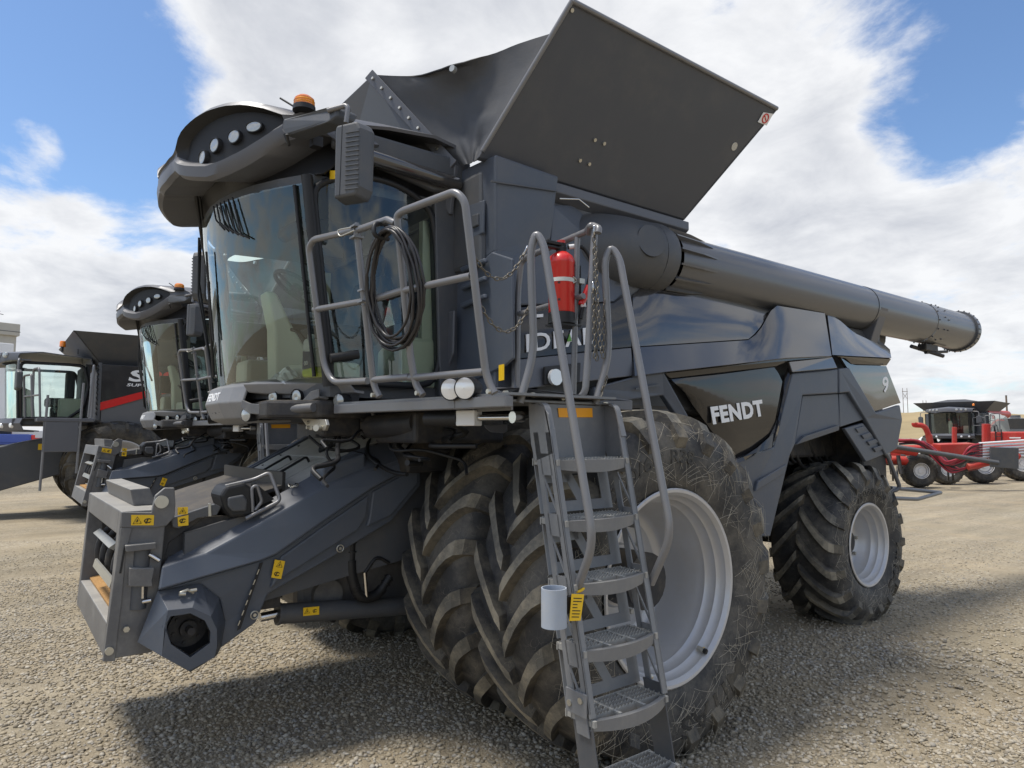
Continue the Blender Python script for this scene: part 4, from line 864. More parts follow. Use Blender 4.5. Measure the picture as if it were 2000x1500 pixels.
for i in range(6): m_.tube([wp(.20 + .05 * i, 3.36, .02), wp(.24 + .055 * i, 3.26 - .03 * i, .03), wp(.32 + .05 * i, 3.18 - .02 * i, .02)], .006, 6)
m_.build('washer_hose', 'black', H)
front_facet('warning_sticker', [(644, 333), (662, 333), (662, 349), (644, 350)], -1.60, 'yellow', .004, 0)

# ================================================================ hood and front deck
hy = lambda x: -1.965 + .43 * x * x
tz = lambda x: 2.165 + .02 * abs(x)
# centre block with the lettering: flat facets
def hp(x, dy, z): return Vector((x, hy(x) + dy, z))
cx_ = [-.44, -.30, -.15, .15, .30, .44]
MB().grid([[hp(x, .40, 2.19) for x in cx_], [hp(x, .10, 2.185) for x in cx_], [hp(x, .02, 2.15) for x in cx_], [hp(x, -.005, 2.06) for x in cx_], [hp(x, .035, 1.97) for x in cx_], [hp(x, .10, 1.945) for x in cx_], [hp(x, .30, 1.955) for x in cx_]], smooth=False).build('front_hood', 'hood', H, .008, .02)
m_ = MB()
for i in range(9): x = -.36 + .09 * i; m_.prism([hp(x, .005, 2.00), hp(x + .012, .005, 2.00), hp(x + .012, .055, 1.955), hp(x, .055, 1.955)], (0, .01, 0))
m_.build('hood_groove', 'black', H)
text_mesh('FENDT', hp(-.15, -.012, 2.075), hp(.15, -.012, 2.075), hp(-.15, .002, 2.13), 'white', 'brand_lettering', H, .010, .03)
for sd in (1, -1):
    # wing over the headlamps and swept lower blade
    wx = [.44, .55, .68, .80, .90, 1.02]
    fm = (lambda p: Vector((sd * p.x, p.y, p.z)))
    r1 = [fm(hp(x, .42, 2.19 + .02 * i)) for i, x in enumerate(wx)]; r1 = [fm(hp(x, .40, 2.19)) for x in wx]
    MB().grid([r1, [fm(hp(x, .10, 2.185)) for x in wx], [fm(hp(x, -.01 + .02 * i, 2.165 - .002 * i)) for i, x in enumerate(wx)], [fm(hp(x, .02 + .02 * i, z)) for i, (x, z) in enumerate(zip(wx, (2.135, 2.125, 2.12, 2.115, 2.11, 2.125)))], [fm(hp(x, .08 + .02 * i, z + .0)) for i, (x, z) in enumerate(zip(wx, (2.13, 2.12, 2.115, 2.11, 2.105, 2.12)))]], smooth=False, flip=sd < 0).build('hood_wing', 'hood', H, .006, .02)
    bl_ = [(.43, 2.07, 2.03), (.50, 2.045, 1.995), (.60, 2.035, 1.985), (.74, 2.045, 1.995), (.84, 2.055, 2.005), (.885, 2.11, 2.06), (.93, 2.125, 2.085)]
    MB().grid([[fm(hp(x, -.005 + .03 * (x - .43), a_)) for x, a_, b_ in bl_], [fm(hp(x, -.01 + .03 * (x - .43), b_)) for x, a_, b_ in bl_], [fm(hp(x, .06, b_ - .004)) for x, a_, b_ in bl_]], smooth=False, flip=sd < 0).build('lamp_surround', 'frame', H, .004, .018)
    MB().prism([Vector((sd * x, hy(x) + .12, z)) for x, z in ((.44, 2.13), (1.0, 2.12), (1.0, 2.0), (.7, 1.96), (.46, 1.97))], (0, .05, 0)).build('lamp_backing', 'black', H)
    for xa, r_ in ((.60, .050), (.76, .050)):
        c = Vector((sd * xa, hy(xa) + .045, 2.082)); nr = Vector((sd * .35, -1, -.05)).normalized(); q = nr.to_track_quat('X', 'Z').to_matrix().to_4x4()
        o = MB().lathe([(-.10, r_ * .9), (0, r_), (.006, r_), (.004, r_ * .9)], Matrix.Translation(c) @ q, 28).build('headlamp', 'black', H)
        MB().lathe([(0, .001), (.006, r_ * .5), (0, r_ * .88)], Matrix.Translation(c) @ q, 28).build('headlamp_lens', 'lens', o)
    for px, xa, z, r_ in ((0, .46, 1.975, .042), (0, .99, 2.055, .042)):
        c = Vector((sd * xa, hy(xa) - .01 + (.06 if xa > .9 else 0), z)); nr = Vector((sd * .45, -1, -.05)).normalized(); q = nr.to_track_quat('X', 'Z').to_matrix().to_4x4()
        o = MB().lathe([(-.07, r_), (0, r_ * 1.08), (.004, r_)], Matrix.Translation(c) @ q, 24).build('round_lamp', 'black', H)
        MB().lathe([(.012, .001), (.008, r_ * .6), (.002, r_)], Matrix.Translation(c) @ q, 24).build('round_lamp_lens', 'lens', o)
MB().tube([V(522, 803, x=.65), V(600, 797, x=.92), V(612, 796, x=.96)], .028, 12).build('step_tube', 'frame', H)
# dark structure under the cab and deck
MB().prism([(-.95, -1.75, 1.95), (.75, -1.85, 1.95), (.95, -1.60, 1.95), (.95, -.45, 1.95), (-.95, -.45, 1.95)], (0, 0, .11)).box(-.95, .95, -1.05, -.45, 1.80, 1.96).build('cab_underframe', 'dark', H, .02)
m_ = MB(); m_.box(.55, .95, -1.0, -.6, 1.6, 1.85).box(.98, 1.5, -1.25, -.62, 1.80, 1.98).cyl((1.0, -1.28, 1.9), (1.45, -1.20, 1.92), .07, 16).box(.80, .9, -1.55, -1.3, 1.84, 1.97)
m_.build('valve_block', 'dark', H, .02)
random.seed(11); m_ = MB()
for i in range(16):
    x0 = random.uniform(.3, 1.1); y0 = random.uniform(-1.5, -.6); p = [Vector((x0, y0, 1.84))]
    for j in range(4): p.append(p[-1] + Vector((random.uniform(.02, .28), random.uniform(-.22, .2), random.uniform(-.12, .05))))
    m_.tube(fillet(p, .15, 4), random.choice((.010, .014, .018)), 7)
m_.build('hydraulic_hose', 'black', H)
m_ = MB(); c = V(735, 815, x=1.0); m_.tube([V(722, 790, x=1.0), V(733, 820, x=1.05), V(748, 852, x=1.08)], .012, 8); m_.build('loose_hose', 'rail', H)
plate('bracket_plate', [V(a, b, y=-1.60) for a, b in ((588, 817), (635, 819), (638, 830), (634, 841), (604, 840), (594, 826))], 'zinc', H, (0, .02, 0), .003)
m_ = MB()
for px, py in ((602, 825), (602, 835), (612, 836), (620, 834), (624, 832)):
    c = V(px, py, y=-1.60); m_.cyl(c, c + Vector((0, -.012, 0)), .011, 8)
c = V(626, 836, y=-1.60); m_.cyl(c, c + Vector((.03, -.04, 0)), .02, 10); m_.build('bolt', 'zinc', H)
# deck beam, deck plate
beam = [V(650, 776, x=1.02), V(870, 768, x=1.95), V(1012, 776, x=2.42)]
bp = [Vector((1.0, -1.53, 0)), Vector((2.05, -1.34, 0)), Vector((2.42, -1.30, 0))]
for a, b in zip(bp, bp[1:]):
    u = (b - a).normalized(); nn = Vector((-u.y, u.x, 0))
    MB().prism([a + Vector((0, 0, 2.03)), b + Vector((0, 0, 2.03)), b + Vector((0, 0, 1.975)), a + Vector((0, 0, 1.975))], nn * .05).build('deck_beam', 'rail', H, .006)
MB().prism([(1.0, -1.5, 2.032), (2.05, -1.31, 2.032), (2.42, -1.27, 2.032), (2.42, -.58, 2.032), (1.46, -.50, 2.032), (1.46, -.8, 2.032), (1.0, -.8, 2.032)], (0, 0, .012)).build('deck_plate', 'ladder', H)
MB().prism([V(965, 757, x=2.20), V(1012, 757, x=2.3), V(1235, 782, x=2.3), V(1235, 802, x=2.3), V(1012, 782, x=2.3), V(965, 780, x=2.2)], (-.03, .03, 0)).build('deck_side_rail', 'steel', H, .004)
for px, py in ((985, 768), (1038, 772), (1095, 778), (1180, 790)):
    c = V(px, py, x=2.3); MB().cyl(c, c + Vector((.02, -.0, 0)), .013, 10).build('bolt', 'zinc', H)
m_ = MB(); c1, c2 = V(835, 818, x=1.72), V(1010, 815, x=2.26)
ln = (c2 - c1); m_.cyl(c1, c1 + ln * .38, .042, 16); m_.build('actuator_motor', 'black', H, .01)
MB().box(0, .12, -.035, .035, -.04, .04, 0, Matrix.Translation(c1 + ln * .38) @ ln.to_track_quat('X', 'Z').to_matrix().to_4x4()).build('actuator_body', 'white_body', H, .006)
MB().cyl(c1 + ln * .5, c2, .017, 14).cyl(c2 - Vector((0, .03, 0)), c2 + Vector((0, .03, 0)), .03, 12).build('actuator_rod', 'chrome', H)
plate('actuator_bracket', [V(a, b, x=2.0) for a, b in ((945, 830), (990, 828), (990, 842), (984, 846), (958, 844), (948, 836))], 'steel', H, (-.02, .02, 0), .003)
# twin work lamps
for px, py in ((880, 760), (908, 758)):
    c = V(px, py, x=2.06 + (px - 880) * .0035); nr = Vector((.50, -.86, -.06)).normalized(); q = nr.to_track_quat('X', 'Z').to_matrix().to_4x4()
    o = MB().lathe([(-.12, .001), (-.12, .038), (-.06, .055), (0, .058), (.006, .056), (.002, .05)], Matrix.Translation(c) @ q, 28).build('work_lamp', 'black', H)
    MB().lathe([(.012, .001), (.010, .03), (.003, .052)], Matrix.Translation(c) @ q, 28).build('work_lamp_lens', 'lens_bright', o)

# ================================================================ railings
RA_, RB_, RC_ = (1.15, -1.615, 2.157), (2.4, -1.365, 2.043), (2.4, -1.523, 2.935)
RP = (RA_, RB_, RC_)
def rp(px, py): return V(px, py, plane=RP)
RR = .0185
m_ = MB()
m_.tube(fillet([rp(826, 772), rp(812, 752), rp(802, 700), rp(775, 422), rp(785, 413), rp(890, 374), rp(908, 392), rp(948, 725), rp(957, 752), rp(966, 768)], .09), RR, 12)
m_.tube([rp(786, 568), rp(920, 539)], RR * .95, 12).tube([rp(800, 738), rp(945, 726)], RR * .95, 12)
m_.tube(fillet([rp(741, 775), rp(731, 755), rp(727, 730), rp(697, 450)], .05), RR, 12).tube([rp(700, 449), rp(757, 429), rp(772, 436)], RR, 12).tube([rp(712, 590), rp(788, 567)], RR, 12).tube([rp(728, 742), rp(800, 736)], RR, 12)
m_.build('front_railing', 'rail', H)
m_ = MB()
m_.tube(fillet([rp(718, 744), rp(650, 747), rp(633, 715), rp(603, 485), rp(612, 468), rp(697, 449)], .07), RR, 12).tube([rp(614, 605), rp(712, 588)], RR * .95, 12)
m_.build('railing_gate', 'rail', H)
m_ = MB()
for py in (450, 575):
    c = rp(697 + (py - 450) * .12, py); m_.box(-.03, .03, -.028, .028, -.005, .005, 0, Matrix.Translation(c + Vector((0, 0, .02)))).box(-.03, .03, -.028, .028, -.005, .005, 0, Matrix.Translation(c + Vector((0, 0, -.04)))).cyl(c + Vector((0, 0, -.06)), c + Vector((0, 0, .04)), .012, 8)
m_.build('gate_hinge', 'ladder', H)
MB().tube(fillet([rp(697, 446) + Vector((0, -.03, 0)), rp(672, 452) + Vector((0, -.04, 0)), rp(680, 466) + Vector((0, -.05, 0)), rp(703, 452) + Vector((0, -.03, 0))], .03), .004, 6).build('pin_lanyard', 'zinc', H)
# foot stubs with bolts
for px, py in ((735, 772), (822, 768), (962, 765)):
    c = rp(px, py); MB().cyl(c, c + Vector((.0, -.03, 0)), .012, 8).build('railing_bolt', 'zinc', H)
# rear railing (behind the ladder opening)
ry = -.60
def rr(px, py): return V(px, py, y=ry)
m_ = MB()
m_.tube(fillet([rr(1010, 770), rr(1012, 570), rr(1018, 512), rr(1028, 503), rr(1146, 452)], .07), RR, 12).tube([rr(1012, 614), rr(1140, 578)], RR * .9, 12).tube([rr(1128, 455), rr(1124, 600), rr(1120, 770)], RR * .9, 12)
m_.tube(fillet([rr(1146, 452), rr(1160, 440) + Vector((.0, -.02, .0)), V(1170, 446, x=2.36), V(1168, 455, x=2.36)], .03), RR, 12)
m_.tube(fillet([rr(1150, 455), V(1153, 440, x=2.30), V(1162, 442, x=2.31), V(1158, 500, x=2.31), V(1148, 700, x=2.31), V(1143, 765, x=2.31), V(1131, 779, x=2.27)], .05), RR, 12)
m_.build('rear_railing', 'rail', H)
# ================================================================ ladder
LX0, LX1, YL, YR = 2.50, 2.735, None, None
def lx(z): return LX0 + (1.73 - z) / (1.73 - .60) * (LX1 - LX0)
def vl(px, py):                                  # pixel on the sloping front plane of the ladder
    return V(px, py, plane=((LX0, -1, 1.73), (LX0, 0, 1.73), (LX1, 0, .60)))
yl = (vl(1083, 897).y + vl(1150, 1393).y) / 2; yr = (vl(1226, 895).y + vl(1308, 1357).y) / 2
def strg(y, sgn):
    zt_, zb = 1.86, .66; side = MB()
    W_ = .125
    f0, f1 = Vector((lx(zt_), y, zt_)), Vector((lx(zb), y, zb)); b0, b1 = f0 + Vector((-W_, 0, -.02)), f1 + Vector((-W_, 0, -.02))
    # side cheek with triangular windows between the steps: strips front and back plus diagonal webs
    def q(z, w): return Vector((lx(z) - W_ * w, y, z))
    t = Vector((0, sgn * .008, 0))
    o = MB()
    o.prism([q(zt_, 0), q(zt_, .28), q(zb, .28), q(zb, 0)], t); o.prism([q(zt_, .72), q(zt_, 1), q(zb, 1), q(zb, .72)], t)
    zz = [1.73 - .275 * i for i in range(5)]
    for i, z in enumerate(zz):
        zc = z - .02; o.prism([q(zc + .05, .2), q(zc + .05, .8), q(zc - .05, .8), q(zc - .05, .2)], t)
        if z > .8: o.prism([q(zc - .05, .74), q(zc - .07, .74), q(zc - .225, .26), q(zc - .20, .26)], t)
    return o
for y, sgn in ((yl, 1), (yr, -1)):
    strg(y, sgn).build('ladder_cheek', 'ladder', H)
    f = lambda z: Vector((lx(z), y, z)); w = Vector((0, sgn * .035, 0))
    MB().prism([f(1.88), f(.64), f(.64) + w, f(1.88) + w], (-.010, 0, 0)).build('ladder_flange', 'ladder', H, .002)
    # lower extension
    MB().prism([(lx(.68) - .13, y + sgn * .012, .68), (lx(.68) - .01, y + sgn * .012, .68), (lx(.2) - .01, y + sgn * .012, .18), (lx(.2) - .13, y + sgn * .012, .18)], (0, sgn * .008, 0)).build('ladder_extension', 'plastic_dark', H, .002)
    m_ = MB()
    for dx in (-.10, -.03):
        c = Vector((lx(.72) + dx, y - sgn * .004, .72 + dx * .4)); m_.cyl(c, c + Vector((0, -sgn * .014, 0)), .014, 10)
    m_.build('bolt', 'zinc', H)
m_ = MB().box(lx(.66) - .14, lx(.66) - .01, yl - .012, yl - .003, .64, .74).build('joint_plate', 'ladder', H, .002)
ya_, yb_ = yl + .01, yr - .01
def step(z, depth=.165, mt='ladder'):
    x1 = lx(z); o = MB(); n = 10
    front = []
    for i in range(n + 1):
        u = i / n; front.append((x1 - .005 + .05 * math.sin(math.pi * u) ** .8, lerp(ya_, yb_, u)))
    top = [Vector((x, y, z)) for x, y in front]; bot = [Vector((x - .004, y, z - .042 - .018 * math.sin(math.pi * i / n))) for i, (x, y) in enumerate(front)]
    lip = [Vector((x - .025, y, z)) for x, y in front]; under = [Vector((x - .03, y, z - .045)) for x, y in front]
    o.grid([under, bot, top, lip], 0, False)
    st_ = o.build('ladder_step', mt, H, 0, .004)
    # serrated grating bars and cross bars
    g_ = MB(); xb = x1 - depth
    for i in range(5):
        xx = xb + (depth - .02) * i / 4.6
        k = 22; p = []
        for j in range(k): p += [Vector((xx, lerp(ya_, yb_, j / k), z - .002)), Vector((xx, lerp(ya_, yb_, (j + .5) / k), z + .009))]
        p.append(Vector((xx, yb_, z - .002)))
        pts = [Vector((xx, ya_, z - .03))] + p + [Vector((xx, yb_, z - .03))]
        for j in range(len(p) - 1):
            a, b = p[j], p[j + 1]; g_.add([a, b, Vector((xx, b.y, z - .03)), Vector((xx, a.y, z - .03)), a + Vector((.004, 0, 0)), b + Vector((.004, 0, 0)), Vector((xx + .004, b.y, z - .03)), Vector((xx + .004, a.y, z - .03))], [(0, 1, 2, 3), (7, 6, 5, 4), (0, 4, 5, 1)])
    for u in (.02, .34, .66, .98): yy = lerp(ya_, yb_, u); g_.box(xb, x1 + .01, yy - .008, yy + .008, z - .025, z + .002)
    g_.box(xb - .008, xb, ya_, yb_, z - .03, z + .004)
    g_.build('step_grating', 'deck', st_)
for i in range(5): step(1.73 - .275 * i + (.0 if i else .0))
step(.345)
# back sheet between the cheeks with cut-outs
xbk = lambda z: lx(z) - .16
bs = MB()
for i in range(4):
    z1 = 1.73 - .275 * i - .03; z0 = z1 - .225
    def bq(u, w): z = lerp(z0, z1, w); return Vector((xbk(z), lerp(ya_, yb_, u), z))
    for poly in ([(0, 0), (1, 0), (1, .22), (0, .22)], [(0, .8), (1, .8), (1, 1), (0, 1)], [(0, .22), (.12, .22), (.12, .8), (0, .8)], [(.5, .22), (.62, .22), (.48, .8), (.36, .8)], [(.86, .22), (1, .22), (1, .8), (.86, .8)], [(.12, .62), (.45, .62), (.45, .8), (.12, .8)]):
        bs.prism([bq(*p) for p in poly], (-.006, 0, 0))
bs.build('ladder_back_sheet', 'ladder', H)
# head of the ladder: cheek plates, back plate with orange strip, top plate
zt_ = 2.005
def head(y, s):
    pr = [(2.31, zt_), (2.36, zt_ + .0), (2.42, zt_ - .02), (2.46, zt_ - .06), (lx(1.84) + .0, 1.84), (lx(1.76), 1.76), (2.36, 1.72), (2.33, 1.80), (2.315, 1.90)]
    MB().prism([(x, y, z) for x, z in pr], (0, s * .010, 0)).build('ladder_head_plate', 'ladder', H, .003)
    arc = fillet([Vector((2.33, y, zt_)), Vector((2.43, y, zt_)), Vector((lx(1.84), y, 1.84))], .12, 8); w = Vector((0, s * .035, 0))
    g_ = MB(); g_.grid([[p for p in arc], [p + w for p in arc]]); g_.build('head_flange', 'ladder', H, 0, .008)
head(yl, 1); head(yr, -1)
MB().prism([(2.335, yl + .01, zt_ - .005), (2.335, yr - .01, zt_ - .005), (2.345, yr - .01, 1.73), (2.345, yl + .01, 1.73)], (-.01, 0, 0)).build('ladder_head_back', 'ladder', H)
q = [V(a, b, x=2.338) for a, b in ((1089, 797), (1156, 797), (1157, 815), (1091, 815))]
MB().prism(q, (.003, 0, 0)).build('orange_reflector_strip', 'orange', H)
MB().box(2.0, 2.345, yl - .12, yr, zt_ - .0, zt_ + .012).build('ladder_top_plate', 'ladder', H, .002)
MB().box(2.0, 2.33, yl - .12, yl - .108, zt_ - .04, zt_ + .012).build('top_plate_lip', 'ladder', H, .002)
# handrails
def hx(px, py, x): return V(px, py, x=x)
m_ = MB().tube(fillet([hx(1015, 787, 2.345), hx(1043, 690, 2.36), hx(1036, 490, 2.36), hx(1047, 452, 2.38), hx(1062, 478, 2.42), hx(1160, 1062, 2.72), hx(1126, 1152, 2.60)], .10), .0195, 12).build('ladder_handrail', 'rail', H)
m_ = MB().tube(fillet([hx(1162, 790, 2.345), hx(1190, 692, 2.36), hx(1181, 510, 2.36), hx(1193, 480, 2.38), hx(1210, 505, 2.42), hx(1312, 1046, 2.72), hx(1271, 1140, 2.60)], .10), .0195, 12).build('ladder_handrail', 'rail', H)
# canister on the ladder
ct = V(1082, 1186, x=lx(1.05) - .03); ct2 = ct + Vector((0, 0, .082)); ct = ct - Vector((0, 0, .082))
lean = Vector((.012, 0, 0))
MB().lathe([(0, .001), (0, .056), (.165, .056), (.165, .050), (.02, .048)], Matrix.Translation(ct) @ Matrix.Rotation(R_(-90), 4, 'Y'), 32).build('document_canister', 'cup', H)
cm = (ct + ct2) / 2; MB().box(cm.x - .0, cm.x + .03, cm.y + .045, yl, cm.z - .03, cm.z + .04).build('canister_bracket', 'black', H)

# chains
def chain(pts, sag, name='safety_chain', link_l=.044, lw_=.0032):
    a, b = Vector(pts[0]), Vector(pts[1]); L_ = (b - a).length
    P = [lerp(a, b, t / 40) + Vector((0, 0, -sag * 4 * (t / 40) * (1 - t / 40))) for t in range(41)]
    cum = [0]
    for p, q in zip(P, P[1:]): cum.append(cum[-1] + (q - p).length)
    n = max(4, int(cum[-1] / (link_l * .72))); mb = MB()
    def at(s):
        for i in range(40):
            if s <= cum[i + 1] or i == 39: return lerp(P[i], P[i + 1], (s - cum[i]) / max(1e-6, cum[i + 1] - cum[i]))
    for i in range(n):
        s = cum[-1] * (i + .5) / n; c = at(s); t = (at(min(cum[-1], s + .01)) - at(max(0, s - .01))).normalized()
        up = Vector((.3, .5, .8)); u = (up - t * up.dot(t)).normalized(); w = t.cross(u); sd_ = u if i % 2 else w
        hl, hw = link_l * .5 - .006, .0085
        lp = []
        for k in range(10):
            an = 2 * math.pi * k / 10; lp.append(c + t * (hl * math.copysign(1, math.cos(an)) * min(1, abs(math.cos(an)) * 1.4)) + sd_ * hw * math.sin(an))
        mb.tube(lp, lw_, 5, True)
    mb.build(name, 'chain', H)
def shackle(p, d=(0, 0, 1)):
    d = Vector(d).normalized(); s = d.cross(Vector((.6, .8, 0))).normalized()
    MB().tube([p + d * .028 * math.cos(a) + s * .012 * math.sin(a) for a in (2 * math.pi * i / 14 for i in range(14))], .0045, 6, True).build('quick_link', 'chrome', H)
hs = Vector(hx(1030, 488, 2.35))
c1, c2 = rp(913, 460), rp(924, 548)
h1, h2 = hx(1026, 490, 2.30), hx(1035, 596, 2.33)
chain((c1 - Vector((0, 0, .03)), h1), .155); chain((c2 - Vector((0, 0, .03)), h2), .165)
shackle(c1); shackle(c2); shackle(h1, (.3, .3, 1)); shackle(h2, (.2, .2, 1))
k1 = V(1160, 450, x=2.33); chain((k1, V(1166, 705, x=2.33)), .0); shackle(k1)
k2 = V(1158, 560, x=2.34); chain((k2, V(1162, 700, x=2.36)), .0); shackle(k2)
chain((V(1163, 470, x=2.35), V(1173, 690, x=2.40)), .01); chain((V(1182, 560, x=2.36), V(1178, 700, x=2.36)), .0)
chain((V(1186, 735, x=2.37), V(1172, 775, x=2.37)), .0)
_before = set(D.objects)
# ================================================================ feeder house
fx = lambda px, py, x: V(px, py, x=x)
ftp, fbt = V(237, 999, x=.75), V(205, 1290, x=.75)
FT, FB, YF = ftp.z, fbt.z, (ftp.y + fbt.y) / 2
def yface(z): return lerp(fbt.y, ftp.y, (z - FB) / (FT - FB))
HB, HT, HX = FB + .17, FT - .125, .665
dp = Vector((0, .22, 0))
def fbar(name, x0, x1, z0, z1, mt='frame', dep=.22):
    return MB().prism([(x0, yface(z0), z0), (x1, yface(z0), z0), (x1, yface(z1), z1), (x0, yface(z1), z1)], (0, dep, 0)).build(name, mt, H, .006)
fbar('frame_post', HX, .75, FB, FT); fbar('frame_post', -.75, -HX, FB, FT)
fbar('frame_top_beam', -HX, HX, HT, FT); fbar('frame_bottom_beam', -HX, HX, FB, HB)
MB().box(-HX, HX, YF + .16, YF + .18, HB, HB + .01).prism([(-HX, YF + .04, HB + .003), (HX, YF + .04, HB + .003), (HX, YF + .7, HB + .12), (-HX, YF + .7, HB + .12)], (0, 0, .012)).build('feeder_floor', 'straw', H)
for sd in (1, -1):
    MB().box(sd * (HX + .01) - .012, sd * (HX + .01) + .012, YF + .10, YF + .9, HB - .05, HT + .06).build('feeder_inner_wall', 'dark', H)
MB().prism([(-HX, YF + .22, HT), (HX, YF + .22, HT), (HX, YF + .9, HT + .2), (-HX, YF + .9, HT + .2)], (0, 0, .02)).build('feeder_ceiling', 'dark', H)
MB().box(-HX, HX, YF + .9, YF + .92, HB, HT + .3).build('feeder_back', 'black', H)
dc = Vector((0, YF + .27, 1.07))
MB().cyl(dc - Vector((HX - .02, 0, 0)), dc + Vector((HX - .02, 0, 0)), .185, 32).build('conveyor_drum', 'rim', H)
for xk in (-.52, -.26, .0, .26, .52):
    MB().tube([dc + Vector((xk, .205 * math.cos(a), .205 * math.sin(a))) for a in (2 * math.pi * i / 30 for i in range(30))], .022, 6, True).build('conveyor_chain', 'dark', H)
for k in range(9):
    a = 2 * math.pi * k / 9 + .5; d = Vector((0, math.cos(a), math.sin(a))); t = Vector((0, -d.z, d.y)); x0 = -.52 if k % 2 else -.26; c = dc + d * .235
    MB().prism([c + t * .022 + Vector((x0, 0, 0)), c - t * .022 + Vector((x0, 0, 0)), c - t * .022 + d * .012 + Vector((x0, 0, 0)), c + t * .022 + d * .03 + Vector((x0, 0, 0))], (.78, 0, 0)).build('conveyor_slat', 'zinc', H)
# channel on top, ear plate with pin
ch = [V(a, b, x=.47) for a, b in ((296, 999), (303, 964))]
MB().prism([(.47, YF + .12, FT), (.47, YF + .10, FT + .095), (.47, YF + .20, FT + .10), (.47, YF + .24, FT)], (-1.06, 0, 0)).build('frame_channel', 'frame', H, .006)
def fside(name, pts, x, mt, t=.02, bevel=.004): return plate(name, [V(a, b, x=x) for a, b in pts], mt, H, (-t, 0, 0), bevel)
fside('frame_ear_plate', [(237.5, 1000), (296, 1001), (304, 968), (322, 953), (341, 953), (343, 984), (341, 1010), (325, 1027), (300, 1031), (258, 1031), (236, 1030)], .762, 'frame', .03)
fside('frame_side_plate', [(236, 1031), (259, 1031), (246, 1080), (238, 1176), (231, 1232), (225, 1292), (201, 1293)], .758, 'frame', .03)
c = V(315, 980, x=.765); MB().cyl(c, c + Vector((.018, 0, 0)), .034, 24).build('lock_pin', 'zinc', H, .003)
c = V(213, 1271, x=.76); MB().cyl(c, c + Vector((.015, 0, 0)), .020, 16).build('bolt', 'zinc', H)
c = V(246, 1228, x=.76); MB().cyl(c, c + Vector((.02, 0, 0)), .016, 6).build('bolt', 'zinc', H)
fside('frame_slot', [(243, 1064), (247, 1064), (237, 1120), (233, 1120)], .764, 'black', .004, 0)
fside('lock_bracket', [(245, 1066), (305, 1060), (306, 1072), (247, 1079)], .80, 'frame', .05)
a, b = V(268, 1188, x=.73), V(277, 1072, x=.73); MB().cyl(a, b, .045, 20).build('lock_cylinder', 'plastic_dark', H, .004)
MB().cyl(b, V(281, 1032, x=.73), .012, 10).build('cylinder_rod', 'chrome', H)
fside('cylinder_clamp', [(253, 1110), (302, 1110), (300, 1122), (297, 1134), (299, 1146), (252, 1146)], .795, 'frame', .10)
fside('frame_inner_plate', [(284, 1032), (342, 1012), (400, 1010), (330, 1060), (316, 1110), (300, 1160), (270, 1255), (228, 1285), (240, 1180), (250, 1080)], .70, 'dark', .03)
m_ = MB(); c = V(292, 1083, x=.76); m_.cyl(c, V(312, 1095, x=.78), .012, 8); m_.build('hose_fitting', 'chrome', H)
MB().cyl(V(275, 1176, x=.76), V(296, 1172, x=.78), .011, 8).build('hose_fitting', 'chrome', H); MB().cyl(V(278, 1145, x=.76), V(278, 1168, x=.76), .016, 8).build('hose_fitting', 'chrome', H)
# arm and latch on top
fside('support_arm', [(335, 1012), (372, 1000), (420, 984), (432, 990), (424, 1006), (386, 1012), (350, 1032), (338, 1030)], .74, 'plastic_dark', .03)
fside('zinc_lever', [(407, 983), (413, 983), (414, 1009), (407, 1009)], .75, 'zinc', .012)
# stickers
fside('warning_sticker', [(256.5, 1006), (301, 1006), (300, 1026), (256, 1026)], .766, 'yellow', .003, 0)
fside('warning_sticker', [(347, 991), (367, 990), (367, 1004), (347, 1006)], .745, 'yellow', .003, 0)
fside('warning_sticker', [(347, 1011), (368, 1006), (368, 1026), (348, 1028)], .745, 'yellow', .003, 0)
# pictograms on the stickers: triangle outlines and small symbols
def picto(p, u, v, s):
    """black warning triangle at p, u right, v up"""
    u, v = Vector(u).normalized(), Vector(v).normalized(); n = u.cross(v)
    tri = [p + u * s * c + v * s * q for c, q in ((-.9, -.7), (.9, -.7), (0, .95))]
    mb = MB(); mb.tube(tri, s * .09, 5, True); mb.cyl(p - v * s * .35 + n * .0, p + v * s * .30, s * .10, 6); mb.tube([p - u * s * .3 - v * s * .3, p + u * s * .25], s * .07, 5)
    mb.build('pictogram', 'black_print', H)
def blob(p, u, v, s):
    u, v = Vector(u).normalized(), Vector(v).normalized(); mb = MB()
    mb.tube([p + u * s * .7 * math.cos(a) + v * s * .45 * math.sin(a) for a in (.5 + 5.2 * i / 9 for i in range(10))], s * .11, 5); mb.tube([p - u * s * .4 - v * s * .6, p + v * s * .3], s * .13, 5); mb.build('pictogram', 'black_print', H)
picto(V(268, 1017, x=.768), (0, 1, 0), (0, 0, 1), .022); blob(V(289, 1017, x=.768), (0, 1, 0), (0, 0, 1), .024)
picto(V(357, 998, x=.747), (0, 1, 0), (0, 0, 1), .018); blob(V(357, 1017, x=.747), (0, 1, 0), (0, 0, 1), .022)
# big plastic side cover
def fpoly(name, pts, mt, t=.03, bevel=.01): return plate(name, [V(a, b, x=x) for a, b, x in pts], mt, H, (-t, 0, -.0), bevel)
RIDGE = [(316, 1112), (400, 1087), (470, 1048), (627, 959), (713, 924), (808, 893)]
SEAM = [(330, 1096), (400, 1054), (474, 1012), (600, 940), (690, 884), (770, 864)]
CRE = [(308, 1154), (512, 1094), (540, 1082), (640, 1012), (725, 955), (820, 903)]
rows = [[V(a, b, x=.66) for a, b in SEAM], [V(a, b, x=.80) for a, b in RIDGE], [V(a, b, x=.835) for a, b in CRE]]
for v in rows[0]: v.z -= 0
MB().grid(rows, smooth=False).build('feeder_cover_upper', 'plastic', H, .012, .03)
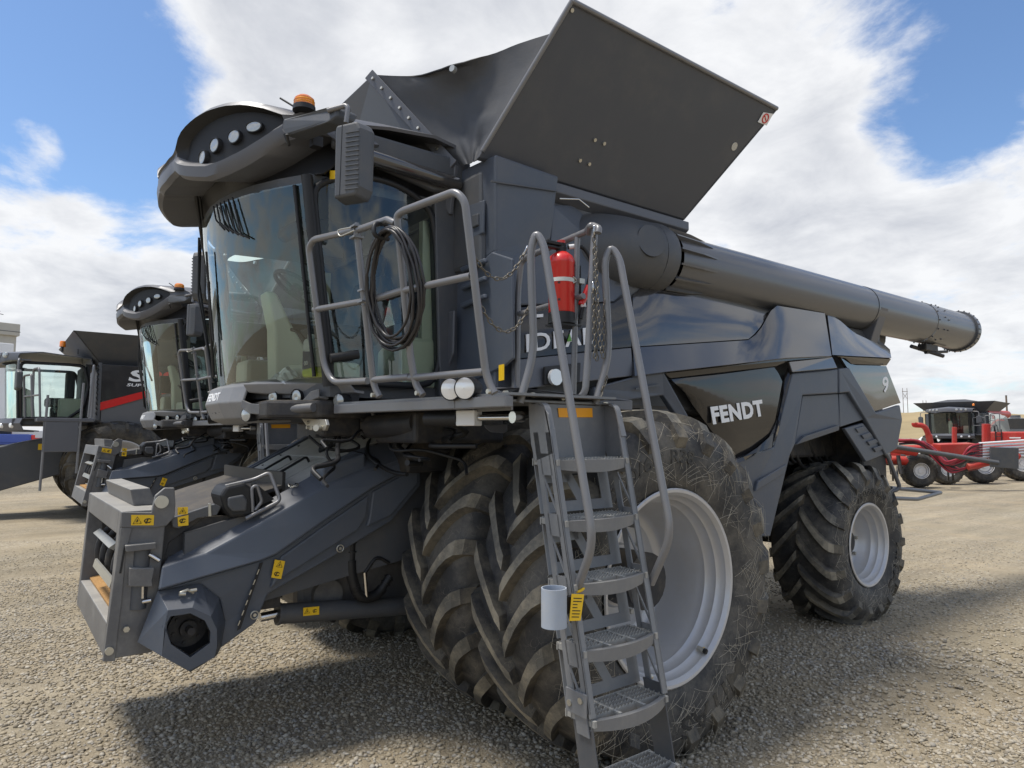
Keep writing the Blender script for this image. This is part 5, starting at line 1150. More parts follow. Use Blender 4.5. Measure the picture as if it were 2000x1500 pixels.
# keep the far side: a mirrored cover
MB().grid([[mirx(p) for p in r] for r in rows], smooth=False, flip=True).build('feeder_cover_upper', 'plastic', H, .012, .03)
LOW = [(308, 1154, .832), (512, 1094, .832), (540, 1082, .832), (640, 1012, .832), (725, 955, .832), (820, 903, .832), (822, 948, .82), (764, 1018, .81), (640, 1094, .81), (524, 1160, .81), (500, 1216, .81), (424, 1272, .81), (440, 1215, .81), (430, 1170, .82), (392, 1140, .825)]
lowp = [V(a, b, x=x - .012) for a, b, x in LOW]
MB().prism(lowp, (-.04, 0, 0)).build('feeder_cover_lower', 'plastic', H, .01)
MB().prism([mirx(p) for p in lowp], (.04, 0, 0)).build('feeder_cover_lower', 'plastic', H, .01)
fpoly('cover_panel', [(548, 1088, .832), (640, 1022, .832), (722, 966, .832), (716, 1010, .83), (700, 1036, .826), (560, 1124, .824), (528, 1150, .824)], 'plastic', .03, .012)
fpoly('cover_panel', [(728, 960, .832), (816, 912, .832), (818, 944, .83), (764, 1008, .826), (716, 1030, .826), (722, 1008, .828)], 'plastic', .03, .012)
fpoly('cover_seam', [(508, 1100, .826), (514, 1098, .826), (470, 1228, .826), (463, 1232, .826)], 'black', .004, 0)
for i in range(6): fpoly('seam_clip', [(505 - 7.4 * i, 1112 + 20 * i, .830), (507 - 7.4 * i, 1112 + 20 * i, .830), (503 - 7.4 * i, 1122 + 20 * i, .830), (501 - 7.4 * i, 1122 + 20 * i, .830)], 'zinc', .003, 0)
m_ = MB()
for px, py in ((664, 1071), (497, 1201)): c = V(px, py, x=.835); m_.tube([c + Vector((.004, .022 * math.cos(a), .022 * math.sin(a))) for a in (2 * math.pi * i / 14 for i in range(14))], .004, 6, True).cyl(c, c + Vector((.008, 0, 0)), .010, 8)
m_.build('quarter_turn_lock', 'zinc', H)
fpoly('warning_sticker', [(537, 1093, .838), (557, 1096, .838), (549, 1131, .838), (530, 1128, .838)], 'yellow', .004, 0)
e_u = V(557, 1096, x=.84) - V(537, 1093, x=.84); e_v = V(537, 1093, x=.84) - V(530, 1128, x=.84)
picto(V(546, 1103, x=.839), e_u, e_v, .020); blob(V(541, 1121, x=.839), e_u, e_v, .022)
# nose with the drive opening
O_ = [(328, 1192), (376, 1187), (412, 1204), (424, 1230), (424, 1264), (419, 1284), (370, 1310), (316, 1282)]
I_ = [(333, 1204), (372, 1198), (400, 1212), (411, 1234), (410, 1256), (372, 1284), (334, 1258), (322, 1224)]
B_ = [(308, 1154), (392, 1138), (428, 1168), (440, 1215), (433, 1262), (424, 1280), (372, 1313), (268, 1254)]
K_ = [(336, 1204), (372, 1200), (400, 1213), (408, 1232), (408, 1254), (370, 1280), (334, 1256), (326, 1224)]
rs = [[V(a, b, x=x) for a, b in poly] for poly, x in ((B_, .80), (O_, .93), (I_, .93), (K_, .74))]
mb = MB(); vs = [p for r in rs for p in r]; mb.add(vs, [(k * 8 + i, k * 8 + (i + 1) % 8, (k + 1) * 8 + (i + 1) % 8, (k + 1) * 8 + i) for k in range(3) for i in range(8)])
mb.build('drive_nose', 'plastic', H, .012, .02, fix=True)
fpoly('nose_back', [(a, b, .745) for a, b in K_], 'black', .02, 0)
hc = V(364, 1224, x=.745); MB().cyl(hc, hc + Vector((.03, 0, 0)), .10, 28).cyl(hc + Vector((.03, 0, 0)), hc + Vector((.06, 0, 0)), .045, 20).cyl(hc, hc + Vector((.12, 0, 0)), .020, 12).build('drive_hub', 'dark', H, .004)
m_ = MB()
for i in range(6):
    a = 2 * math.pi * i / 6 + .3; c = hc + Vector((.03, .075 * math.cos(a), .075 * math.sin(a))); m_.cyl(c, c + Vector((.012, 0, 0)), .010, 6)
m_.build('hub_bolt', 'dark', H)
m_ = MB().tube([V(352, 1158, x=.88), V(366, 1152, x=.88), V(378, 1158, x=.87)], .008, 8).cyl(V(350, 1160, x=.88), V(362, 1160, x=.88), .012, 8).cyl(V(372, 1154, x=.88), V(384, 1152, x=.88), .010, 8); m_.build('cover_latch', 'zinc', H)
# bump over the cover, deck plates, handles
bq_ = [V(631, 914, x=.80), V(713, 885, x=.80), V(714, 924, x=.80), V(628, 962, x=.80)]
MB().prism(bq_, (-.22, 0, 0)).build('cover_hump', 'plastic', H, .012)
DP = (V(474, 1014, x=.66), V(690, 888, x=.66), V(474, 1014, x=.66) + Vector((-1, 0, 0)))
d0, d1 = YF + .34, -.62
def dz(y): return DP[0].z + (DP[1].z - DP[0].z) * (y - DP[0].y) / (DP[1].y - DP[0].y)
MB().prism([(-.68, d0, dz(d0) - .02), (.68, d0, dz(d0) - .02), (.68, d1, dz(d1) - .02), (-.68, d1, dz(d1) - .02)], (0, 0, -.22)).build('feeder_body', 'plastic_dark', H)
MB().prism([(-.74, d0, .80), (-.74, d1, 1.05), (-.74, d1, 1.7), (-.74, d0, 1.3)], (1.48, 0, 0)).build('feeder_body', 'plastic_dark', H)
ys = [d0, -1.86, -1.30, d1]
for i in range(3):
    for (xa, xb) in ((-.655, -.12), (-.11, .30), (.31, .655)):
        y0, y1 = ys[i] + .006, ys[i + 1] - .006
        MB().prism([(xa, y0, dz(y0) - .018), (xb, y0, dz(y0) - .018), (xb, y1, dz(y1) - .018), (xa, y1, dz(y1) - .018)], (0, 0, .02 + .003 * ((i + int(xa * 10)) % 2))).build('deck_panel', 'deck', H, .003)
MB().prism([(-.45, d0 + .06, dz(d0 + .06) + .006), (.50, d0 + .06, dz(d0 + .06) + .006), (.50, d0 + .19, dz(d0 + .19) + .006), (-.45, d0 + .19, dz(d0 + .19) + .006)], (0, 0, .004)).build('grip_strip', 'dark', H)
for i in range(3):
    for j in range(10): y = d0 + .12 + .14 * j; x = (-.55, .0, .58)[i]; MB().cyl((x, y, dz(y)), (x, y, dz(y) + .010), .010, 6).build('deck_bolt', 'dark', H)
for x in (-.18, .18):
    for ya in (-1.78,):
        MB().tube(fillet([(x, ya, dz(ya)), (x, ya + .02, dz(ya) + .05), (x, ya + .40, dz(ya + .40) + .05), (x, ya + .42, dz(ya + .42))], .03), .009, 8).build('deck_handle', 'black', H)
# far-side raised rail of the feeder
MB().prism([(-.64, -2.0, dz(-2.0) - .05), (-.64, -1.6, dz(-1.6) + .02), (-.64, -.8, dz(-.8) + .02), (-.64, -.8, dz(-.8) - .05)], (-.12, 0, 0)).build('far_guard', 'plastic', H, .01)
MB().tube([(-.2, -1.1, dz(-1.1) + .03), (.1, -1.25, dz(-1.25) + .02), (.35, -1.0, dz(-1.0) + .05), (.4, -.7, dz(-.7) + .1)], .016, 8).build('deck_hose', 'black', H)
fpoly('cover_top_plate', [(330, 1097, .705), (352, 1064, .66), (418, 1018, .63), (474, 1010, .655), (400, 1053, .685)], 'deck', .02, .004)
# quick coupler block
cb = [V(a, b, x=.78) for a, b in ((430, 968), (442, 950), (478, 942), (497, 956), (500, 990), (494, 1008), (452, 1012), (438, 994))]
MB().prism(cb, (-.24, 0, 0)).build('coupler_cover', 'black', H, .018)
cb = [V(a, b, x=.80) for a, b in ((446, 972), (476, 966), (484, 978), (482, 998), (456, 1000), (446, 990))]
MB().prism(cb, (-.03, 0, 0)).build('coupler_cap', 'plastic_dark', H, .01)
m_ = MB().tube(fillet([V(480, 1013, x=.80), V(548, 978, x=.80), V(527, 922, x=.74), V(498, 936, x=.72), V(440, 950, x=.70)], .03), .012, 8).tube(fillet([V(494, 1000, x=.79), V(492, 952, x=.79), V(502, 948, x=.79), V(512, 980, x=.79), V(498, 996, x=.79)], .02), .010, 8)
m_.build('coupler_frame', 'rail', H)
MB().prism([V(a, b, x=.76) for a, b in ((500, 944), (536, 975), (500, 990))], (-.1, 0, 0)).build('coupler_wedge', 'black', H)
m_ = MB(); c = V(573, 952, x=.73); m_.tube([c + Vector((.03 * math.cos(a), .03 * math.sin(a), .012 + .01 * math.sin(2 * a))) for a in (2 * math.pi * i / 14 for i in range(14))], .004, 6, True); m_.build('linch_pin', 'zinc', H)
# lift cylinder and bellows hose
a, b, c = V(508, 1206, x=.62), V(541, 1199, x=.62), V(790, 1183, x=.62)
MB().cyl(a, b, .027, 16).build('lift_cylinder_rod', 'chrome', H)
MB().cyl(b, c, .062, 20).cyl(b, b + (c - b) * .02, .068, 20).build('lift_cylinder', 'plastic_dark', H, .004)
q = [V(x_, y_, x=.685) for x_, y_ in ((592, 1187), (623, 1184), (623, 1200), (592, 1203))]; MB().prism(q, (.004, 0, 0)).build('warning_sticker', 'yellow', H)
picto(V(600, 1194, x=.69), (0, 1, 0), (0, 0, 1), .018); blob(V(615, 1193, x=.69), (0, 1, 0), (0, 0, 1), .018)
pts = fillet([V(688, 1040, x=.72), V(684, 1120, x=.72), V(700, 1168, x=.72), V(735, 1166, x=.72), V(765, 1120, x=.72)], .18, 8); pp = []
for a, b in zip(pts, pts[1:]):
    for k in range(6): pp.append(lerp(a, b, k / 6))
m_ = MB()
base = len(pp)
m_.tube(pp, .028, 10)
for i in range(0, len(pp) - 1, 2): m_.cyl(pp[i], pp[i] + (pp[i + 1] - pp[i]).normalized() * .008, .035, 12)
m_.build('bellows_hose', 'black', H)
m_ = MB().cyl(V(712, 1118, x=.74), V(716, 1168, x=.74), .014, 8); m_.build('hose_fitting', 'chrome', H)
MB().tube(fillet([V(712, 1120, x=.74), V(735, 1085, x=.74), V(760, 1100, x=.74)], .1), .012, 8).build('lift_hose', 'black', H)
MB().tube(fillet([V(534, 1152, x=.70), V(556, 1146, x=.68), V(578, 1134, x=.68), V(576, 1126, x=.68)], .02), .006, 6).build('yellow_lever', 'yellow', H)
MB().prism([(-.5, -1.55, .72), (.5, -1.55, .72), (.5, -.5, .60), (-.5, -.5, .60)], (0, 0, .34)).build('stone_trap', 'frame', H, .05)
MB().cyl((-.45, -1.35, .80), (.55, -1.35, .80), .10, 20).build('stone_trap_roll', 'frame', H)

FEEDER = [o for o in D.objects if o not in _before and o.parent is H]
for o in FEEDER: o['feeder'] = 1
# ================================================================ second combine of the same type
SECOND = copy_thing(HERO, (-5.95, .50, 0), 0, 'dark grey combine harvester parked just behind the foreground one, second in the row')
lift = Matrix.Translation((0, -.5, 1.45)) @ Matrix.Rotation(R_(-7.5), 4, 'X') @ Matrix.Translation((0, .5, -1.45))      # its feeder house is raised a little
for o in list(SECOND.children) + list(HERO.children):
    if 'feeder' in o:
        if o.parent is SECOND: o.matrix_local = lift
        del o['feeder']
# ================================================================ loose things on the foreground combine
ry_ = -.66
p = V(1097, 612, y=ry_); top = V(1100, 500, y=ry_)
ex = empty('fire_extinguisher', (p.x, p.y, p.z - .055), 'red fire extinguisher strapped to the rear railing above the ladder', 'fire extinguisher')
r0 = .074; hgt = top.z - p.z
zm = Matrix.Rotation(R_(-90), 4, 'Y')
MB().lathe([(.055, .001), (.055, r0 - .004), (.06, r0), (.055 + hgt - .05, r0), (.055 + hgt - .045, r0 + .003), (.055 + hgt - .03, r0 + .003), (.055 + hgt, r0 * .86), (.055 + hgt + .022, r0 * .5), (.055 + hgt + .03, .001)], zm, 32).build('cylinder_body', 'red', ex)
MB().lathe([(-.005, .001), (-.005, r0 + .004), (.055, r0 + .002), (.058, r0 - .01)], zm, 32).build('rubber_foot', 'black', ex)
zt0 = .055 + hgt
MB().lathe([(zt0 + .02, .03), (zt0 + .05, .03), (zt0 + .055, .022), (zt0 + .075, .022)], zm, 16).box(-.02, .02, -.12, .02, zt0 + .055, zt0 + .075).box(-.018, .018, -.11, .02, zt0 + .035, zt0 + .048).build('valve_head', 'black', ex, .004)
MB().lathe([(zt0 + .075, .001), (zt0 + .075, .022), (zt0 + .09, .024), (zt0 + .094, .001)], zm, 16).build('red_knob', 'red', ex)
hz = [Vector((.02, .03, zt0 + .055)), Vector((.07, .10, zt0 + .065)), Vector((.10, .15, zt0 - .03)), Vector((.09, .12, zt0 - .16)), Vector((.085, .08, zt0 - .30)), Vector((.08, .07, .02))]
MB().tube(fillet(hz, .09, 6), .012, 10).build('hose', 'black', ex)
MB().cyl((.095, .12, zt0 - .17), (.082, .072, .10), .019, 14).build('horn', 'red', ex, .003)
MB().cyl((.025, .035, zt0 + .055), (.045, .065, zt0 + .06), .014, 10).cyl((.088, .085, zt0 - .29), (.086, .08, zt0 - .26), .015, 10).build('hose_clamp', 'white_body', ex)
MB().lathe([(zt0 * .62 - .011, r0 + .001), (zt0 * .62 - .011, r0 + .003), (zt0 * .62 + .011, r0 + .003), (zt0 * .62 + .011, r0 + .001)], zm, 32).build('strap', 'jug', ex)
m_ = MB().tube(fillet([(.055, .035, zt0 * .62 + .014), (.075, .02, zt0 * .62 + .018), (.068, .055, zt0 * .62), (.075, .02, zt0 * .62 - .018), (.055, .035, zt0 * .62 - .014)], .008), .004, 6).box(.03, .085, .06, .10, zt0 * .62 - .014, zt0 * .62 + .014)
m_.build('buckle', 'zinc', ex)
for zq in (.30, .55):
    for k in range(2):
        c = (r0 + .0006); a0_ = -1.0 + k * .1; m_ = MB(); m_.add([(c * math.cos(a), c * math.sin(a), z) for z in (zt0 * zq, zt0 * zq + .012) for a in (a0_, a0_ + .08)], [(0, 1, 3, 2)]); m_.build('small_print', 'black_print', ex, 0, -.001)
MB().box(-.03, .06, r0 + .004, r0 + .02, .0, zt0 - .05).box(-.06, .06, -.07, r0 + .02, -.02, -.008).build('wall_bracket', 'black', ex)
# coiled cable
tc_ = rp(752, 440)
cb_ = empty('coiled_cable', tuple(rp(778, 672)), 'coil of black cable hung over the front railing beside the cab door', 'cable')
random.seed(5); iv_ = Vector(cb_.location)
off = Vector((-.02, -1, 0)) * .03
for k in range(9):
    a = random.uniform(38, 55); b = random.choice((96, 100, 104, 108, 112, 116, 120)); cx = random.uniform(770, 781); ty = 447 + random.uniform(-5, 6); pts = []
    for i in range(36):
        t = 2 * math.pi * i / 36; sq = a * math.sin(t) * (1 - .12 * math.cos(t)); px = cx + sq + 8 * (1 - math.cos(t)) * .5 + 2 * math.sin(3 * t + k); py = ty + b * (1 - math.cos(t))
        pts.append(rp(px, py) + off * (.5 + .35 * (k % 4)) + Vector((0, random.uniform(-.004, .004), 0)) - iv_)
    MB().tube(pts, .0075, 8, True).build('cable_loop', 'cable', cb_)
m_ = MB(); c = rp(752, 447) - iv_
m_.tube(fillet([c + Vector((-.02, .02, .03)), c + Vector((0, -.06, .02)), c + Vector((.015, -.07, -.05)), c + Vector((.0, .02, -.05))], .03), .012, 8); m_.build('hook_strap', 'black', cb_)
# paper tag on the handrail
tg = [V(a, b, x=2.66) for a, b in ((1117, 1160), (1141, 1161), (1134, 1212), (1112, 1213))]; t0_ = V(1126, 1214, x=2.66)
tgo = empty('paper_tag', tuple(t0_), 'yellow paper tag tied to the lower end of the left ladder handrail', 'tag')
MB().prism([p - t0_ for p in tg], (-.0015, 0, 0)).build('tag_sheet', 'yellow', tgo)
u_, v_ = (tg[1] - tg[0]), (tg[3] - tg[0]); m_ = MB()
random.seed(2)
for i in range(7):
    s = tg[0] + v_ * (.14 + .115 * i) + u_ * .15 - t0_ + Vector((.0012, 0, 0)); w = u_ * random.uniform(.35, .7); h_ = v_ * .035; m_.add([s, s + w, s + w + h_, s + h_], [(0, 1, 2, 3)])
m_.build('tag_print', 'black_print', tgo, 0, -.0006)
MB().tube([V(1128, 1150, x=2.60) - t0_ + Vector((.028 * math.cos(a), .028 * math.sin(a), .010 * math.sin(a))) for a in (2 * math.pi * i / 16 for i in range(16))], .007, 6, True).build('tag_tie', 'yellow', tgo)
# jug and bag in the cab
jb = V(613, 737, x=.82); jz = jb.z
jg = empty('jug', tuple(jb), 'white plastic jug with dark label and lime liquid inside the cab windscreen', 'jug')
MB().prism([(-.085, -.05, .0), (.085, -.05, .0), (.085, .05, 0), (-.085, .05, 0)], (0, 0, .06)).build('jug_base', 'lime', jg, .02)
MB().prism([(-.083, -.048, .06), (.083, -.048, .06), (.083, .048, .06), (-.083, .048, .06)], (0, 0, .11)).prism([(-.083, -.045, .17), (.083, -.045, .17), (.05, -.045, .225), (-.045, -.045, .245), (-.083, -.045, .23)], (0, .09, 0)).build('jug_body', 'jug', jg, .012)
MB().prism([(-.06, -.052, .05), (.07, -.052, .05), (.07, -.052, .15), (-.06, -.052, .165)], (0, .003, 0)).build('jug_label', 'label_dark', jg)
m_ = MB()
for x in (-.012, .02): m_.tube([Vector((x + .012 * math.cos(a), -.054, .085 + .012 * math.sin(a))) for a in (2 * math.pi * i / 12 for i in range(12))], .002, 5, True)
m_.build('label_print', 'white', jg)
MB().cyl((-.06, 0, .24), (-.06, 0, .275), .022, 14).build('jug_cap', 'jug', jg)
bgp = V(560, 735, x=.62); rows = []
random.seed(9)
for i in range(13):
    a = i / 12; row = []
    for j in range(11):
        b = j / 10; e = math.sin(math.pi * a) * math.sin(math.pi * b); z = .11 * e ** .6 + .05 * e * noise.noise(Vector((a * 6, b * 6, 2))) + .03 * e * noise.noise(Vector((a * 14, b * 14, 5)))
        row.append((bgp.x - .30 + .40 * a + .02 * noise.noise(Vector((a * 9, b * 9, 1))), bgp.y - .06 + .18 * b, 2.162 + max(0, z)))
    rows.append(row)
tag(MB().grid(rows, smooth=False).build('plastic_bag', 'bag'), 'crumpled clear plastic bag lying on the cab floor behind the windscreen', 'plastic bag')

# ================================================================ other machines
def other_combine(loc, rz, label, group, red=False, detail=True):
    """combine of another make: dark with silver sides"""
    T = empty('combine_harvester', loc, label, 'combine harvester', group, rz)
    for x, sd in ((1.62, 1), (-1.62, -1), (1.0, 1), (-1.0, -1)):
        if detail or abs(x) > 1.3:
            w = wheel('front_wheel', T, TYRE_O, RIM_O, x, 0, .95, sd, .52, random.uniform(0, .3))
    for x, sd in ((1.5, 1), (-1.5, -1)): wheel('rear_wheel', T, TYRE_O2, RIM_O2, x, 3.6, .70, sd, .5, .1)
    MB().box(-.7, .7, -.5, 4.6, .9, 1.9).build('chassis_core', 'dark', T, .02)
    sb = [(1.42, -.35, 1.85), (1.42, 1.2, 1.78), (1.42, 2.6, 1.5), (1.42, 4.6, 1.5), (1.42, 4.9, 2.3), (1.42, 4.2, 3.0), (1.42, -.35, 3.02)]
    MB().prism(sb, (-2.84, 0, 0)).build('body', 'grey_body', T, .03)
    for sd in (1, -1):
        x = sd * 1.43; e = Vector((sd * .012, 0, 0))
        MB().prism([(x, -.36, 2.28), (x, .9, 2.62), (x, 2.6, 2.70), (x, 4.2, 2.99), (x, -.36, 3.02)], e).build('upper_side_panel', 'gloss', T, .004)
        MB().prism([(x + sd * .012, -.36, 2.26), (x + sd * .012, .6, 2.58), (x + sd * .012, 1.8, 2.74), (x + sd * .012, 3.4, 2.72), (x + sd * .012, 3.4, 2.66), (x + sd * .012, 1.8, 2.64), (x + sd * .012, .6, 2.44), (x + sd * .012, -.36, 2.10)], e * .5).build('red_swoosh', 'red', T)
        text_mesh('S', (x + sd * .013, .10, 2.70), (x + sd * .013, .10 + .30, 2.70), (x + sd * .013, .10 + .06, 2.94), 'white', 'number_print', T, .006, .03) if sd > 0 else None
        if sd > 0:
            text_mesh('98', (x + .013, .42, 2.70), (x + .013, .98, 2.70), (x + .013, .47, 2.94), 'red', 'number_print', T, .006, .03)
            text_mesh('SUPER SERIES', (x + .013, .08, 2.60), (x + .013, 1.0, 2.60), (x + .013, .10, 2.66), 'white', 'series_print', T, .006, .02)
    # grain tank extension: four flared panels
    za, zb_ = 3.02, 3.60; x0, x1, y0, y1, fl = 1.25, 1.85, -.35, 2.6, .55
    for nm, q, t in (('tank_panel', [(x0, y0, za), (x0, y1, za), (x1, y1 + fl * .6, zb_), (x1, y0 - fl, zb_)], (-.03, 0, 0)), ('tank_panel', [(-x0, y0, za), (-x0, y1, za), (-x1, y1 + fl * .6, zb_), (-x1, y0 - fl, zb_)], (.03, 0, 0)),
                     ('tank_panel', [(-x0, y0, za), (x0, y0, za), (x1, y0 - fl, zb_), (-x1, y0 - fl, zb_)], (0, .03, 0)), ('tank_panel', [(-x0, y1, za), (x0, y1, za), (x1, y1 + fl * .6, zb_), (-x1, y1 + fl * .6, zb_)], (0, -.03, 0))):
        MB().prism(q, t).build(nm, 'fabric' if nm == 'x' else 'plastic_dark', T, .006)
    MB().prism([(-1.2, y0 - .2, zb_ - .02), (1.2, y0 - .2, zb_ - .02), (.4, y0 + .3, zb_ + .16), (-.4, y0 + .3, zb_ + .16)], (0, 2.0, .0)).build('tank_cover', 'fabric', T, .02)
    # cab
    g2 = lambda x, z: -1.85 + .30 * x * x - (z - 1.95) * .05
    rows = [[Vector((x, g2(x, z), z)) for x in [-.9 + .18 * i for i in range(11)]] for z in (1.95, 2.3, 2.7, 3.0)]
    MB().grid(rows).build('windscreen', 'glass', T)
    for sd in (1, -1):
        rows = [[Vector((sd * (.9 + .05 * math.sin(math.pi * s)), lerp(g2(.9, z), -.55, s), z)) for s in (0, .25, .5, .75, 1)] for z in (1.95, 2.4, 3.0)]
        g_ = MB().grid(rows).build('door', 'glass', T)
        fr = [Vector((sd * .92, g2(.9, 1.95), 1.95)), Vector((sd * .92, g2(.9, 3.0), 3.02)), Vector((sd * .92, -.62, 3.02)), Vector((sd * .94, -.52, 2.6)), Vector((sd * .94, -.60, 2.15)), Vector((sd * .93, -.85, 1.95))]
        MB().tube(fillet(fr, .1), .03, 8, True).build('door_frame', 'black', g_)
        MB().tube([(sd * .86, g2(.86, 1.95) - .02, 1.95), (sd * .86, g2(.86, 3) - .02, 3.02)], .03, 8).build('front_pillar', 'black', T)
        o = MB().prism([(sd * 1.18, -1.75, 2.45), (sd * 1.40, -1.72, 2.48), (sd * 1.42, -1.72, 2.80), (sd * 1.30, -1.74, 2.86), (sd * 1.18, -1.75, 2.80)], (0, .10, 0)).build('wing_mirror', 'plastic_dark', T, .03)
        MB().tube(fillet([(sd * .9, -1.65, 3.08), (sd * 1.3, -1.7, 3.05), (sd * 1.3, -1.7, 2.8)], .08), .018, 8).build('mirror_arm', 'rail', T)
    MB().box(-.9, .9, -.58, -.50, 1.9, 3.05).build('cab_rear_wall', 'dark', T)
    MB().box(-.92, .92, -1.75, -.5, 1.80, 1.94).build('cab_floor', 'plastic_dark', T, .02)
    s_ = MB().box(-.25, .25, -1.2, -.75, 2.2, 2.38).box(-.25, .25, -.85, -.70, 2.36, 2.95).box(-.2, .2, -1.1, -.8, 1.94, 2.2); s_.build('driver_seat', 'seat', T, .04)
    MB().prism([(-.06, -1.6, 1.95), (-.06, -1.35, 1.95), (-.06, -1.4, 2.5), (-.06, -1.6, 2.6)], (.14, 0, 0)).build('steering_column', 'cream', T, .02)
    MB().box(.45, .85, -1.0, -.6, 1.95, 2.35).build('storage_box', 'cream', T, .03)
    v2 = lambda x: -1.70 - .45 * (1 - (x / 1.05) ** 2)
    xs2 = [-1.05 + 2.1 * i / 24 for i in range(25)]
    zl2 = lambda x: 3.05 - .05 * math.exp(-((abs(x) - .55) / .2) ** 2)
    rows = [[Vector((x, v2(x) + .2, 3.05)) for x in xs2], [Vector((x, v2(x), zl2(x))) for x in xs2], [Vector((x, v2(x) - .01, 3.12)) for x in xs2], [Vector((x, v2(x) + .02, 3.24 - .05 * abs(x))) for x in xs2], [Vector((x, v2(x) * .6 - .3, 3.33 - .09 * abs(x))) for x in xs2], [Vector((x, -.5, 3.25 - .09 * abs(x))) for x in xs2], [Vector((x, -.48, 3.04)) for x in xs2]]
    MB().grid(rows).build('cab_roof', 'steel', T, 0, .02)
    for x in (-.8, -.62, -.44, .44, .62, .8):
        c = Vector((x, v2(x) - .02, 3.155)); o = MB().lathe([(.02, .001), (.015, .05), (-.01, .062)], Matrix.Translation(c) @ Vector((x * .8, -1, 0)).normalized().to_track_quat('X', 'Z').to_matrix().to_4x4(), 16).build('roof_lamp', 'lens', T)
    pbk = Vector((.95, -1.0, 3.27)); o = MB().cyl(pbk, pbk + Vector((0, 0, .10)), .02, 8).build('beacon_post', 'black', T)
    MB().lathe([(.10, .055), (.20, .052), (.215, .04), (.218, .001)], Matrix.Translation(pbk) @ Matrix.Rotation(R_(-90), 4, 'Y'), 18).build('beacon_lens', 'amber', T)
    MB().tube([(.5, -.7, 3.28), (.46, -.7, 3.55)], .008, 6).build('antenna', 'black', T)
    # front bumper with lamps, feeder, ladder and railings
    hh2 = lambda x: -2.0 + .35 * x * x
    MB().grid([[Vector((x, hh2(x) + dy, z)) for x in xs2] for dy, z in ((.3, 1.93), (.03, 1.92), (0, 1.84), (.05, 1.72), (.3, 1.70))]).build('front_hood', 'steel', T, 0, .02)
    for x in (-.85, -.55, .55, .85):
        c = Vector((x, hh2(x) - .01, 1.80)); MB().lathe([(.02, .001), (.015, .045), (-.02, .06)], Matrix.Translation(c) @ Vector((x * .6, -1, 0)).normalized().to_track_quat('X', 'Z').to_matrix().to_4x4(), 16).build('headlamp', 'lens_bright', T)
    MB().prism([(.62, -2.5, .55), (.62, -2.5, 1.25), (.62, -2.2, 1.32), (.62, -.5, 1.72), (.62, -.5, .95), (.62, -2.0, .50)], (-1.24, 0, 0)).build('feeder_house', 'plastic_dark', T, .02)
    MB().cyl((.62, -2.15, .82), (.68, -2.15, .82), .22, 20).build('drive_cover', 'dark', T, .01)
    MB().box(-.58, .58, -2.52, -2.49, .65, 1.15).build('feeder_opening', 'black', T)
    for y in (-2.35, -1.3): MB().box(.625, .632, y, y + .10, 1.12 + (y + 2.3) * .2, 1.24 + (y + 2.3) * .2).build('warning_sticker', 'yellow', T)
    rl = MB()
    for pz in ((2.0, 2.9),):
        rl.tube(fillet([(1.0, -1.55, 1.95), (1.0, -1.6, 2.75), (1.5, -1.5, 2.75), (1.5, -1.45, 1.95)], .08), .02, 8).tube(fillet([(1.5, -1.45, 1.95), (1.5, -1.47, 2.85), (1.9, -1.4, 2.85), (1.9, -1.35, 1.95)], .08), .02, 8).tube([(1.0, -1.58, 2.35), (1.9, -1.38, 2.35)], .018, 8)
    rl.build('front_railing', 'rail', T)
    rl = MB().tube([(1.95, -1.3, .6), (1.95, -1.25, 2.35)], .022, 8).tube([(1.95, -.75, .9), (1.95, -.70, 2.6)], .022, 8).tube(fillet([(1.95, -.6, 1.95), (1.95, -.55, 2.95), (1.55, -.5, 2.95), (1.5, -.5, 1.95)], .08), .02, 8)
    rl.build('ladder_rail', 'rail', T)
    MB().box(1.0, 1.98, -1.4, -.5, 1.86, 1.93).box(1.93, 1.97, -1.3, -.75, 1.3, 1.86).build('deck_plate', 'steel', T, .01)
    MB().box(1.36, 1.46, -.42, -.36, 1.9, 3.05).box(1.2, 1.5, -.30, .5, 1.5, 1.86).build('frame_pillar', 'plastic_dark', T, .01)
    m_ = MB()
    for i in range(10): m_.tube(fillet([(1.44, -.40, 2.0 + .1 * i), (1.50, -.44, 2.04 + .1 * i), (1.44, -.42, 2.10 + .1 * i)], .03), .012, 6)
    m_.build('hose_bundle', 'black', T)
    MB().tube([Vector((1.50, .95, 1.95)) + Vector((0, .45 * math.cos(a), .45 * math.sin(a))) for a in (-.2 + 3.3 * i / 14 for i in range(15))], .03, 8).build('drive_belt', 'black', T)
    if red:
        MB().tube([(1.2, .2, 3.0), (1.3, 5.0, 3.05)], .2, 16).build('auger_tube', 'red_far', T)
    return T
TYRE_O = tyre_mesh(.95, .50, .54, 20, 1, n=56, far=True); RIM_O = rim_mesh(.55, .3, W=.46)
TYRE_O2 = tyre_mesh(.70, .48, .36, 18, 1, n=48, far=True); RIM_O2 = rim_mesh(.37, .2, W=.46)
random.seed(3)
def gpt(px, d):
    p_ = CAM_POS + ray(px, 850) * d; return Vector((p_.x, p_.y, 0))
g_ = gpt(40, 15.0) - 1.15 * Vector((.9, -1.6, 0))
THIRD = other_combine(tuple(g_), 0, 'dark and silver combine with S98 lettering and red stripe, at the left edge', 'combines of another make')

THIRD.scale = (1.15, 1.15, 1.15)
# ================================================================ far things
def Q(px, py, d): return CAM_POS + ray(px, py) * d
def gpt(px, d):
    """ground point under a photo column at depth d"""
    p = Q(px, 850, d); return Vector((p.x, p.y, 0))
def yaw_to_cam(p, off=0):
    v = CAM_POS - p; return math.atan2(v.y, v.x) + math.pi / 2 + off
# combine on the right, front towards the camera
p = gpt(1872, 36); FAR = other_combine(tuple(p), yaw_to_cam(p, -.22), 'grey combine facing the camera far off behind the red seeder', 'combines of another make', True, False)
